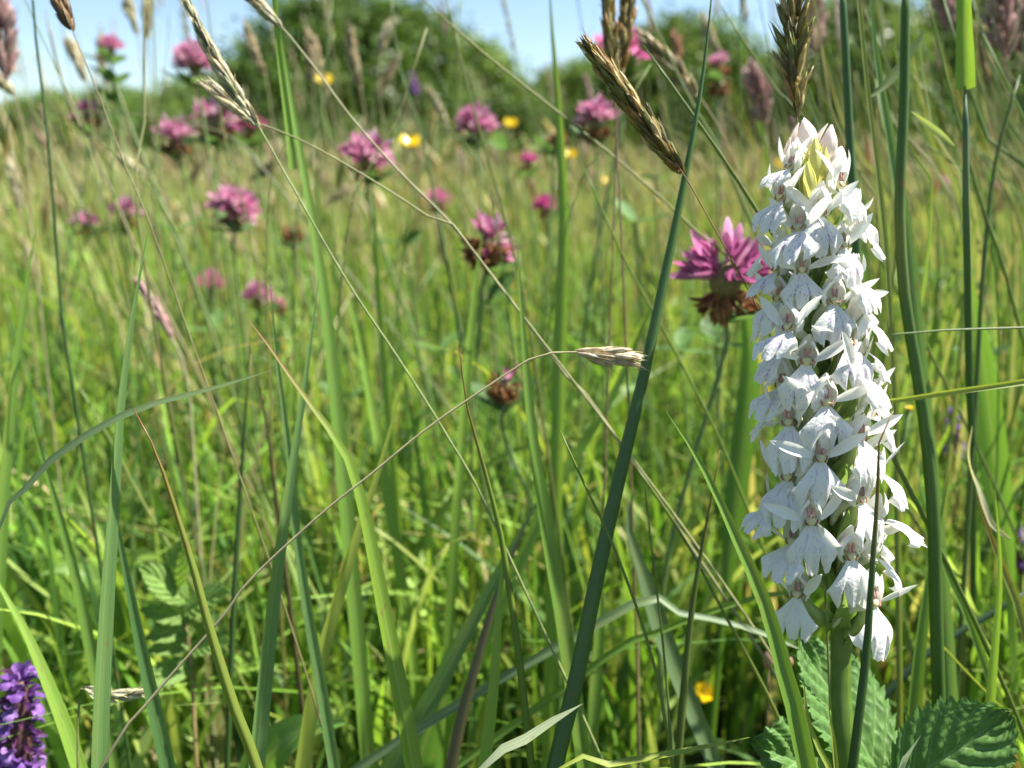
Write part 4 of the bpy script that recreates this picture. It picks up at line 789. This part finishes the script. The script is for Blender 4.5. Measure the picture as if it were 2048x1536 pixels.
# taller flowering stalks, look-alikes, between the clovers and the far meadow
def stalk(i):
    d = eq.uniform(0.5, 1.7); x = eq.uniform(-150, 2200); k = eq.random() < (0.4 if x > 1300 else 0.12)
    yt = eq.uniform(-80, 330); b = P(x, 900, d); b.z = 0; b.y = d; tp = P(x - eq.uniform(-40, 170), yt, d + eq.uniform(-0.05, 0.05)); m = (b + tp) / 2 + Vector((eq.uniform(0, 0.02), 0, 0.01))
    c = spline([b, m, tp], 22); t = empty('flowering_stalk', b)
    G = Geo(); G.add(tube_geo, c, np.linspace(0.0007, 0.00035, 22), sides=5); obj('stem', G.mesh('stem', M['stem'], b), t, color=eq.choice([(0.26, 0.27, 0.10), (0.19, 0.26, 0.08), (0.32, 0.27, 0.13)]))
    G = Geo(); n = 26; el = eq.uniform(0.025, 0.05); tg = Vector(tuple(c[-1] - c[-4])).normalized()
    for j in range(n):
        f = j / n; pos = tp - tg * el * (1 - f); a = j * 2.4; o = Matrix.Rotation(a, 3, tg) @ tg.orthogonal().normalized(); dr = (tg + o * eq.uniform(0.2, 0.5)).normalized()
        G.add(tube_geo, [pos, pos + dr * 0.003, pos + dr * 0.007], [0.0003, 0.0009 if k else 0.0007, 0.0001], sides=4)
    obj('seed_head', G.mesh('seed_head', M['dry'], b), t, color=eq.choice(PINKC if k else STRAWC + TANC))
    tag(t, f'{"upright" if abs(tp.x - b.x) < 0.05 else "leaning"} flowering grass stalk with a {"short" if el < 0.034 else "long" if el > 0.043 else "middling"} {"soft pink" if k else "straw"} head, {"overtopping" if tp.z > 0.42 else "level with" if tp.z > 0.33 else "lower than"} the clovers', 'grass stalk', 'pink-headed grass stalks' if k else 'straw-headed grass stalks')
for i in range(95): stalk(i)

# ------------------------------------------------------------------ clovers
def floret_mesh(name, ln, wd, curl, seed):
    q = random.Random(seed); G = Geo(); n = 7; t = np.linspace(0, 1, n)
    c = spline([(0, 0, 0), (0, -curl * ln * 0.1, ln * 0.5), (0, -curl * ln * 0.5, ln * (1 - 0.25 * abs(curl)))], n)
    G.add(strip_geo, c, wd / 2 * np.array([0.4, 0.5, 0.65, 0.95, 1.0, 0.8, 0.15]), (0, 1, 0.1), 0.9, across=5)
    for s in (-1, 1):
        c2 = spline([(0, 0, ln * 0.3), (s * wd * 0.25, wd * 0.35, ln * 0.55), (s * wd * 0.4, wd * 0.4 - curl * ln * 0.2, ln * 0.76)], 4)
        G.add(strip_geo, c2, wd * 0.28 * np.array([0.5, 1, 0.9, 0.2]), (s, 1, 0), 0.3, across=3)
    return G.mesh(name, M['objcol'])
FLO = [floret_mesh('floret', 0.0122, 0.0033, cu, s) for s, cu in enumerate((0.15, 0.35, 0.55, -0.15))]
WITH = [floret_mesh('withered_floret', 0.0118, 0.0024, cu, 10 + s) for s, cu in enumerate((0.7, 0.9, -0.6))]
PK = [(0.52, 0.21, 0.35), (0.58, 0.30, 0.42), (0.45, 0.15, 0.28), (0.62, 0.40, 0.48)]
MG = [(0.46, 0.07, 0.25), (0.56, 0.13, 0.32), (0.35, 0.05, 0.18)]
BN = [(0.24, 0.11, 0.045), (0.30, 0.15, 0.06), (0.17, 0.07, 0.03), (0.34, 0.19, 0.08)]
cq = random.Random(21)
def trefoil(nm, ln, wd):
    v = sheet(nm, ln, wd, M['pleaf'], -0.25, 0.12, 8, 5, 0.15, 1.4, 0.5); return v
CLF = trefoil('leaflet', 0.018, 0.0085)
def clover(x, y, wpx, d, label, pink=1.0, pal=PK, n=70, tilt=(0, 0), foot=(20, 620), leaves=1, flat=0.9, bare=None, name='red_clover'):
    """head centred on photo pixel x, y and wpx wide; pink = share of fresh florets from the top down"""
    ce = P(x, y, d); rad = px(wpx * 1.1, d) / 2; s = rad / 0.0135
    b = P(x + foot[0], y + foot[1], d + 0.02); b.z = 0
    t = empty(name, b); tag(t, label, 'clover', 'red clovers in the meadow')
    base = ce - Vector((0, 0, rad * 0.55))
    c = spline([b + Vector((0, 0, -0.002)), (b * 0.5 + base * 0.5) + Vector((cq.uniform(-0.03, 0.03), 0, 0)), base + Vector((cq.uniform(-0.004, 0.004), 0, -0.014)), base], 20)
    G = Geo(); G.add(tube_geo, c, np.linspace(0.0010, 0.0008, 20), sides=8); obj('stem', G.mesh('stem', M['stem'], b), t, color=(0.17, 0.25, 0.08))
    rot = Euler((R(tilt[0]), R(tilt[1]), 0)).to_matrix()
    G = Geo(); G.add(ball_geo, (0, 0, -rad * 0.15), (rad * 0.30, rad * 0.30, rad * 0.38), 9, 7)
    hd = obj('flower_head', G.mesh('flower_head', M['stem']), t, mw=Matrix.Translation(ce - b) @ rot.to_4x4(), color=(0.20, 0.17, 0.07))
    for i in range(n):
        f = (i + 0.5) / n; zc = 1 - 1.55 * f; a = i * 2.39996 + cq.uniform(-0.25, 0.25)
        if bare and bare(a % 6.283, f): continue
        r_ = math.sqrt(max(0, 1 - zc * zc)); dr = Vector((r_ * math.cos(a), r_ * math.sin(a), zc))
        fresh = f < pink or (pink > 0.05 and cq.random() < 0.06)
        th = math.acos(max(-1, min(1, zc)))
        if fresh: dr = Vector((math.sin(th * 0.82) * math.cos(a), math.sin(th * 0.82) * math.sin(a), math.cos(th * 0.82)))
        else: dr = (dr + Vector((cq.uniform(-0.3, 0.3), cq.uniform(-0.3, 0.3), -0.45 - 0.3 * cq.random()))).normalized()
        q = dr.to_track_quat('Z', 'Y').to_matrix().to_4x4()
        mes = FLO[cq.randrange(4)] if fresh else WITH[cq.randrange(3)]
        st = Vector((0, 0, -rad * 0.15)) + Vector((dr.x * rad * 0.2, dr.y * rad * 0.2, dr.z * rad * 0.25))
        obj('floret' if fresh else 'withered_floret', mes, hd, mw=Matrix.Translation(st) @ q @ Matrix.Rotation(cq.uniform(0, 6.28) if not fresh else cq.uniform(-0.5, 0.5), 4, 'Z') @ Matrix.Scale(s * cq.uniform(0.78, 1.08) * (1 if fresh else 0.82), 4), color=shade(cq, cq.choice(pal if fresh else BN), 0.8, 1.25))
    for k in range(leaves):
        a0 = cq.uniform(0, 6.28); at = base + Vector((0, 0, -0.006 - 0.012 * k))
        for j in range(3):
            a = a0 + (j - 1) * 0.95
            obj('leaflet', CLF, t, mw=Matrix.Translation(at - b) @ Matrix.Rotation(a, 4, 'Z') @ Matrix.Rotation(R(cq.uniform(55, 85)), 4, 'X') @ Matrix.Scale(cq.uniform(0.75, 1.15), 4))
clover(1450, 548, 200, 0.275, 'ragged clover with long pink sprays round a brown middle, half hidden by the orchid', 0.62, [(0.52, 0.19, 0.37), (0.60, 0.30, 0.46), (0.44, 0.13, 0.30)], 84, (6, -6), leaves=1, bare=lambda a, f: f < 0.5 and not (a < 0.75 or a > 5.5 or 2.5 < a < 3.8))
clover(975, 485, 122, 0.36, 'withered brown clover with a small pink crown above dark leaves', 0.14, PK, 120, (0, 8), leaves=2)
clover(1010, 768, 86, 0.32, 'shrivelled brown clover low in the grass with a last pink floret', 0.05, PK, 80, (10, 18), leaves=1)
clover(735, 312, 106, 0.42, 'ragged pink clover drooping on one side, before the foot of the tall domed tree', 0.75, PK, 66, (-5, 6), bare=lambda a, f: f < 0.4 and 0.5 < a < 1.7)
clover(952, 247, 82, 0.48, 'round fresh pink clover with a pair of green leaves below', 0.95, PK, 76)
clover(1192, 240, 96, 0.45, 'purple-pink clover crowned high, right beside a brown dead head', 0.62, PK, 76, (0, -6))
clover(1112, 272, 62, 0.5, 'dead brown clover head left of the purple-pink clover', 0.0, PK, 60)
clover(388, 122, 88, 0.45, 'big round pink clover standing highest against the sky', 0.92, PK, 80)
clover(222, 92, 52, 0.55, 'small pale pink clover held by a ruff of green leaves against the sky', 0.8, [(0.62, 0.3, 0.42), (0.55, 0.2, 0.35)], 50, leaves=4)
clover(175, 228, 64, 0.55, 'clover with a pink top over long brown withered sides, before the low hedge bushes', 0.3, PK, 66)
clover(350, 272, 88, 0.5, 'pink clover with spreading florets at the outer end of the cluster', 0.6, PK, 62)
clover(432, 240, 98, 0.49, 'pink clover brown underneath in the middle of the cluster', 0.42, PK, 68, bare=lambda a, f: f < 0.3 and 1.5 < a < 2.6)
clover(502, 255, 66, 0.52, 'dull pink clover at the inner end of the cluster', 0.6, [(0.50, 0.16, 0.27), (0.42, 0.13, 0.2)], 58)
clover(470, 412, 98, 0.44, 'broad bright pink clover tilted over a collar of leaves below the cluster', 0.92, PK, 80, (0, 18))
clover(170, 446, 54, 0.6, 'small globe-shaped pink clover low behind the straw-coloured stem', 0.7, PK, 56)
clover(250, 428, 76, 0.56, 'gappy pink clover next to the small globe-shaped clover', 0.5, PK, 46, bare=lambda a, f: 1.2 < a < 2.2 or 4.4 < a < 5.2)
clover(515, 590, 64, 0.5, 'pink clover standing alone low among the green blades', 0.85, PK, 62)
clover(560, 612, 40, 0.52, 'little faded clover tucked against the lone pink clover', 0.3, [(0.55, 0.2, 0.3)], 40, leaves=0)
clover(422, 572, 72, 0.75, 'soft faded pink clover beyond the lone pink clover', 0.7, [(0.55, 0.16, 0.34)], 40)
clover(1240, 105, 118, 0.40, 'large pale pink clover behind the pair of dark bronze grass ears', 0.8, [(0.60, 0.22, 0.40), (0.55, 0.16, 0.34)], 72, bare=lambda a, f: 3.6 < a < 4.4 and f < 0.5)
clover(1438, 130, 56, 0.5, 'clover with a pink tuft over a tall brown withered skirt, by the dark rush', 0.3, PK, 66)
clover(1440, 168, 58, 0.505, 'brown withered clover head right under the pink tufted one', 0.0, PK, 56, leaves=0)
clover(1090, 412, 54, 0.6, 'narrow magenta clover behind the bright green upright leaf', 0.8, MG, 50)
clover(1057, 325, 46, 0.62, 'small magenta clover below the dead brown head', 0.5, MG, 50)
clover(875, 400, 56, 0.85, 'flat blurred pink clover beyond the withered brown clover', 0.6, [(0.55, 0.2, 0.34)], 40)
clover(585, 462, 60, 0.55, 'rusty brown dead clover beside the broad bright pink clover', 0.0, PK, 60)
clover(575, 708, 32, 0.5, 'tiny dark brown dead clover low between the blades', 0.0, PK, 40, leaves=1)
clover(1885, 368, 36, 0.95, 'far small pink clover seen between the rushes beyond the orchid', 0.8, PK, 30)
clover(1992, 372, 28, 1.1, 'far tiny pink clover beyond the jointed stem', 0.8, PK, 26)
clover(320, 716, 26, 0.8, 'tiny lilac clover head low in the grass', 0.8, [(0.45, 0.2, 0.5)], 26)
clover(776, 618, 22, 0.9, 'tiny pink clover bud low between the green blades', 0.8, PK, 22)
clover(1040, 690, 22, 0.9, 'tiny faded clover bud near the shrivelled brown clover', 0.3, PK, 22)
# trefoil leaves on their own stalks
def clover_leaf(x, y, d, label, sc=1.0):
    at = P(x, y, d); b = at + Vector((0.01, 0.01, 0)); b.z = 0; t = empty('clover_sprig', b); tag(t, label, 'clover leaf', 'clover leaves')
    G = Geo(); G.add(tube_geo, spline([b, (b + at) / 2 + Vector((0.006, 0, 0)), at], 10), 0.0006, sides=6); obj('stem', G.mesh('stem', M['stem'], b), t, color=(0.13, 0.2, 0.06))
    a0 = cq.uniform(0, 6)
    for j in range(3): obj('leaflet', CLF, t, mw=Matrix.Translation(at - b) @ Matrix.Rotation(a0 + j * 2.1, 4, 'Z') @ Matrix.Rotation(R(cq.uniform(60, 95)), 4, 'X') @ Matrix.Scale(sc, 4))
for x, y, d, w_ in [(1270, 445, 0.42, 'left of the ragged clover'), (1310, 360, 0.5, 'below the diagonal bronze grass ear'), (810, 490, 0.5, 'between the ragged pink clover and the withered one'), (430, 660, 0.5, 'below the lone pink clover'), (360, 460, 0.55, 'beside the broad bright pink clover'), (1010, 300, 0.5, 'under the round fresh pink clover'), (690, 800, 0.45, 'behind the tall wide mid-green blade'), (1360, 700, 0.4, 'beyond the long dark blue-green rush'), (880, 700, 0.5, 'above the shrivelled brown clover'), (1430, 690, 0.36, 'under the ragged clover'), (1960, 720, 0.45, 'behind the very wide translucent blade'), (1880, 560, 0.5, 'behind the thick dark green rush')]:
    clover_leaf(x, y, d, 'green three-part clover leaf ' + w_)

# ------------------------------------------------------------------ buttercups, selfheal
BP = sheet('petal', 0.0115, 0.0105, M['yellow'], 0.35, 0.12, 7, 5, 0.3, 2.2, 0.6)
G = Geo()
for i in range(26):
    a = i * 2.4; r_ = 0.0004 + 0.0024 * math.sqrt(i / 26); G.add(tube_geo, [(r_ * math.cos(a) * 0.6, r_ * math.sin(a) * 0.6, 0), (r_ * math.cos(a), r_ * math.sin(a), 0.0032 - r_ * 0.3)], [0.0003, 0.0004], sides=4)
BC = G.mesh('centre', M['yellow'])
def buttercup(x, y, wpx, d, label, tilt=(25, 0), foot=(12, 500)):
    ce = P(x, y, d); b = P(x + foot[0], y + foot[1], d + 0.01); b.z = 0; t = empty('buttercup', b); tag(t, label, 'buttercup', 'buttercups in the meadow'); s = px(wpx, d) / 0.019
    G = Geo(); G.add(tube_geo, spline([b, (b + ce) / 2 + Vector((cq.uniform(-.015, .015), 0, 0.01)), ce], 16), 0.0008, sides=6); obj('stem', G.mesh('stem', M['stem'], b), t, color=(0.15, 0.22, 0.06))
    rt = Matrix.Translation(ce - b) @ Euler((R(tilt[0]), R(tilt[1]), 0)).to_matrix().to_4x4() @ Matrix.Scale(s, 4)
    for k in range(5): obj('petal', BP, t, mw=rt @ Matrix.Rotation(k * 1.2566 + 0.3, 4, 'Z') @ Matrix.Rotation(R(cq.uniform(48, 66)), 4, 'X'))
    obj('centre', BC, t, mw=rt)
for a in [(650, 165, 36, 0.8, 'yellow buttercup high in front of the tall domed tree'), (822, 290, 46, 0.7, 'widest yellow buttercup, right of the ragged pink clover'), (1022, 250, 28, 0.9, 'yellow buttercup beside the round fresh pink clover'),
          (1140, 312, 28, 0.9, 'yellow buttercup under the dead brown clover head'), (1215, 364, 22, 1.1, 'dim small buttercup below the purple-pink clover'), (1408, 1390, 44, 0.36, 'yellow buttercup low in the grass left of the orchid foot'),
          (803, 1133, 22, 0.6, 'tiny yellow buttercup deep between the green blades'), (727, 532, 14, 1.2, 'far tiny buttercup behind the tall wide green blade'), (1560, 330, 20, 1.2, 'far tiny buttercup just left of the orchid top')]: buttercup(*a)
buttercup(1819, 818, 16, 0.3, 'closed yellow buttercup bud right of the orchid', (0, 0))
G = Geo(); G.add(tube_geo, [(0, 0, 0), (0, 0, 0.003), (0, 0, 0.005)], [0.0006, 0.0009, 0.0011], sides=7)
G.add(strip_geo, spline([(0, 0.0006, 0.003), (0, 0.0022, 0.0058), (0, 0.0012, 0.0086)], 7), 0.0021 * np.array([0.5, 0.8, 0.95, 1, 0.95, 0.75, 0.35]), (0, 1, 0.2), 0.75, across=7)
G.add(strip_geo, spline([(0, -0.0004, 0.0045), (0, -0.0022, 0.0062), (0, -0.0042, 0.0060)], 6), 0.0019 * np.array([0.5, 0.7, 1, 1.1, 1.0, 0.6]), (0, 0.2, 1), -0.3, across=7)
for s_ in (-1, 1): G.add(strip_geo, spline([(s_ * 0.0006, -0.0003, 0.0045), (s_ * 0.0020, -0.0012, 0.0060), (s_ * 0.0030, -0.0020, 0.0058)], 4), 0.0009 * np.array([0.5, 1, 1, 0.4]), (0, 0.3, 1), 0.2, across=3)
SHF = G.mesh('floret', M['objcol'])
def selfheal(x, y, wpx, hpx, d, label, n=46, foot=(8, 420)):
    b = P(x + foot[0], y + foot[1], d); b.z = 0; top, bot = P(x, y - hpx / 2, d), P(x + 4, y + hpx / 2, d); t = empty('selfheal', b); tag(t, label, 'selfheal', 'purple selfheal flowers')
    G = Geo(); G.add(tube_geo, spline([b, (b + bot) / 2, bot, top], 16), 0.0009, sides=6); obj('stem', G.mesh('stem', M['stem'], b), t, color=(0.15, 0.12, 0.06))
    s = px(wpx, d) / 0.016; G = Geo(); k = 12
    G.add(tube_geo, spline([bot, top], k), px(wpx, d) * 0.22 * np.sin(math.pi * (0.15 + 0.75 * np.linspace(0, 1, k))) ** 0.5 * (1 + 0.12 * np.cos(np.arange(k) * math.pi)), sides=12)
    hd = obj('flower_head', G.mesh('flower_head', M['stem'], b), t, color=(0.10, 0.045, 0.045))
    for i in range(n):
        f = i / n; pos = bot.lerp(top, 0.08 + 0.9 * f); a = i * 2.4; dr = Vector((math.cos(a), math.sin(a), 0.3 + 1.5 * f ** 4)).normalized(); open_ = cq.random() < 0.45
        q = dr.to_track_quat('Z', 'Y').to_matrix().to_4x4()
        obj('floret' if open_ else 'bud', SHF if open_ else WITH[0], hd, mw=Matrix.Translation(pos - b + dr * px(wpx, d) * 0.08) @ q @ Matrix.Scale(s * (0.95 if open_ else 0.7), 4), color=cq.choice([(0.19, 0.08, 0.32), (0.26, 0.12, 0.40), (0.32, 0.18, 0.46)]) if open_ else cq.choice([(0.12, 0.04, 0.10), (0.10, 0.03, 0.16)]))
selfheal(40, 1462, 92, 200, 0.235, 'bright purple selfheal flower low beside the wide green blade', 52)
selfheal(2038, 1108, 44, 80, 0.34, 'purple selfheal flower beside the orange-tipped blade', 30)
selfheal(1886, 1380, 34, 66, 0.36, 'small violet selfheal behind the bramble leaf', 24)
selfheal(1905, 872, 40, 100, 0.42, 'small violet and red selfheal right of the orchid behind the wide blade', 22)
selfheal(828, 172, 24, 40, 0.7, 'dark violet flower head before the light green rounded tree', 26)

# ------------------------------------------------------------------ toothed leaves
def toothed(name, ln, wd, teeth, veins, mat, pleat=0.05, droop=0.25, seed=1):
    """pleated leaflet along +Y from its stalk, upper side +Z, double-toothed edge"""
    q = random.Random(seed); n, ac = 66, 21; v, uv = [], []
    for j in range(n + 1):
        t = j / n; w_ = wd / 2 * (math.sin(math.pi * (t ** 0.80) * 0.985 + 0.03) ** 0.78) * (1 - 0.12 * t)
        tooth = (t * teeth) % 1.0; sub = (t * teeth * 3) % 1.0
        for i in range(ac):
            u = -1 + 2 * i / (ac - 1); au = abs(u); ed = max(0, (au - 0.86) / 0.14)
            x = u * w_ * (1 + ed * (0.17 * tooth + 0.07 * sub - 0.09)); yy = ln * t + ln * 0.16 * au ** 1.2 * math.sin(math.pi * t) * 0.6 + ed * ln * 0.02 * tooth
            fv = ((t - 0.30 * au) * veins) % 1.0; tri = 1 - abs(2 * fv - 1)
            fine = math.sin(u * 38) * math.sin((t + 0.5 * au) * 90) * 0.0045
            z = pleat * wd * (tri ** 0.7) * min(1, au * 4) * (1 - 0.4 * au) + 0.30 * wd * 0.5 * au ** 1.1 * 0.45 - droop * ln * t * t + fine * wd * min(1, au * 3)
            v.append((x, yy, z)); uv.append((i / (ac - 1), t))
    f = [(j * ac + i, j * ac + i + 1, (j + 1) * ac + i + 1, (j + 1) * ac + i) for j in range(n) for i in range(ac - 1)]
    return mesh(name, v, f, mat, uv)
def lay(me, parent, org, base, tip, up, sc=1.0):
    """place a leaflet with its stalk end at base and its tip towards tip, upper side towards up"""
    yv = (tip - base); L0 = yv.length; yv.normalize(); xv = yv.cross(Vector(up)).normalized(); zv = xv.cross(yv)
    m = Matrix((xv, yv, zv)).transposed().to_4x4()
    return obj('leaflet', me, parent, mw=Matrix.Translation(base - org) @ m @ Matrix.Scale(sc, 4))
bk = P(1765, 1575, 0.205); b0 = bk + Vector((0.02, 0.03, 0)); b0.z = 0
t = empty('bramble_sprig', b0); tag(t, 'dark green toothed bramble leaf of three pleated leaflets at the orchid foot', 'leaf')
lay(toothed('leaflet', 0.036, 0.026, 13, 7, M['leaf'], 0.075, 0.12, 1), t, b0, P(1768, 1568, 0.204), P(1612, 1268, 0.212), (0.55, -0.75, 0.45))
lay(toothed('leaflet', 0.029, 0.022, 12, 7, M['leaf'], 0.075, 0.15, 2), t, b0, P(1700, 1572, 0.203), P(1480, 1462, 0.190), (0.05, -0.72, 0.75))
lay(toothed('leaflet', 0.031, 0.023, 12, 7, M['leaf'], 0.075, 0.15, 3), t, b0, P(1790, 1580, 0.202), P(2010, 1440, 0.196), (0.1, -0.72, 0.7))
G = Geo(); G.add(tube_geo, spline([b0 + Vector((0, 0, -0.003)), (b0 + bk) / 2 + Vector((0.01, 0, 0)), bk], 12), 0.0009, sides=8)
for e in ((1768, 1568, 0.204), (1700, 1572, 0.203), (1790, 1580, 0.202)): G.add(tube_geo, spline([bk, P(*e)], 4), 0.0006, sides=6)
obj('leaf_stalk', G.mesh('leaf_stalk', M['stem'], b0), t, color=(0.16, 0.17, 0.06))
# meadowsweet leaf with paired pleated leaflets
kb, kt = P(395, 1560, 0.285), P(340, 1130, 0.292); b0 = kb.copy(); b0.z = 0
t = empty('meadowsweet_sprig', b0); tag(t, 'pale yellow-green pleated leaf with paired leaflets behind the yellow-green rush', 'leaf')
ML = [toothed('leaflet', 0.021, 0.012, 8, 6, M['sleaf'], 0.10, 0.2, 5), toothed('leaflet', 0.017, 0.010, 7, 6, M['sleaf'], 0.12, 0.35, 6)]
G = Geo(); G.add(tube_geo, spline([b0, kb, P(380, 1300, 0.288), kt], 14), 0.0007, sides=6); obj('leaf_stalk', G.mesh('leaf_stalk', M['stem'], b0), t, color=(0.26, 0.20, 0.08))
for (x, y, x2, y2) in [(380, 1240, 282, 1205), (382, 1262, 290, 1265), (384, 1290, 300, 1290), (375, 1225, 425, 1190), (372, 1205, 318, 1155), (352, 1175, 345, 1115), (390, 1330, 330, 1345), (386, 1300, 440, 1280)]:
    lay(ML[cq.randrange(2)], t, b0, P(x, y, 0.289), P(x2, y2, 0.282), (cq.uniform(0, 0.5), -0.5, 0.85), cq.uniform(0.75, 1.0))
# broad lance leaves low down
def lance(x, y, x2, y2, d, ln_w, label, col):
    a, e = P(x, y, d), P(x2, y2, d * 0.97); b0 = a.copy(); b0.z = 0; n = 18; c = spline([b0, a * 0.7 + b0 * 0.3, a, (a + e) / 2 + Vector((0, 0, 0.006)), e], n)
    G = Geo(); tt = np.linspace(0, 1, n); G.add(strip_geo, c, np.maximum(0.0005, ln_w * np.sin(math.pi * np.clip((tt - 0.35) / 0.66, 0.02, 0.99)) ** 0.8), (0.1, -0.6, 0.8), 0.25, across=7)
    o = obj('dock_sprig', G.mesh('dock_sprig', M['blade'], b0), loc=b0, color=col); o['tip'] = 0.0; tag(o, label, 'leaf')
lance(520, 1540, 690, 1445, 0.26, 0.0075, 'broad pointed green leaf rising behind the yellow-green rush foot', (0.15, 0.30, 0.05))
lance(830, 1560, 900, 1390, 0.28, 0.0085, 'broad soft leaf standing beside the arching yellow-green blade foot', (0.10, 0.22, 0.045))
lance(210, 1180, 80, 1150, 0.33, 0.006, 'broad pale leaf lying level behind the stout blue-green blade', (0.17, 0.30, 0.06))
lance(240, 1160, 320, 1115, 0.33, 0.006, 'small bright leaf behind the stout blue-green blade', (0.24, 0.38, 0.05))
# dry seed capsules near the orchid foot
for i, (x, y, hp) in enumerate([(1537, 1320, 34), (1580, 1325, 18)]):
    d = 0.25; a = P(x, y, d); b0 = a + Vector((0.003, 0.004, 0)); b0.z = 0; t = empty('seed_pod', b0); tag(t, ['dry pinkish seed capsule on a thin stalk left of the orchid foot', 'smaller pink seed capsule lying between the first and the bramble leaf'][i], 'seed capsule')
    G = Geo(); G.add(ball_geo, a, (px(hp * 0.34, d), px(hp * 0.34, d), px(hp * 0.62, d)), 9, 7); obj('capsule', G.mesh('capsule', M['dry'], b0), t, color=(0.46, 0.30, 0.20))
    G = Geo(); G.add(tube_geo, spline([b0, (a + b0) / 2 + Vector((0.002, 0, 0)), a], 8), 0.0004, sides=5); obj('stem', G.mesh('stem', M['stem'], b0), t, color=(0.2, 0.16, 0.07))
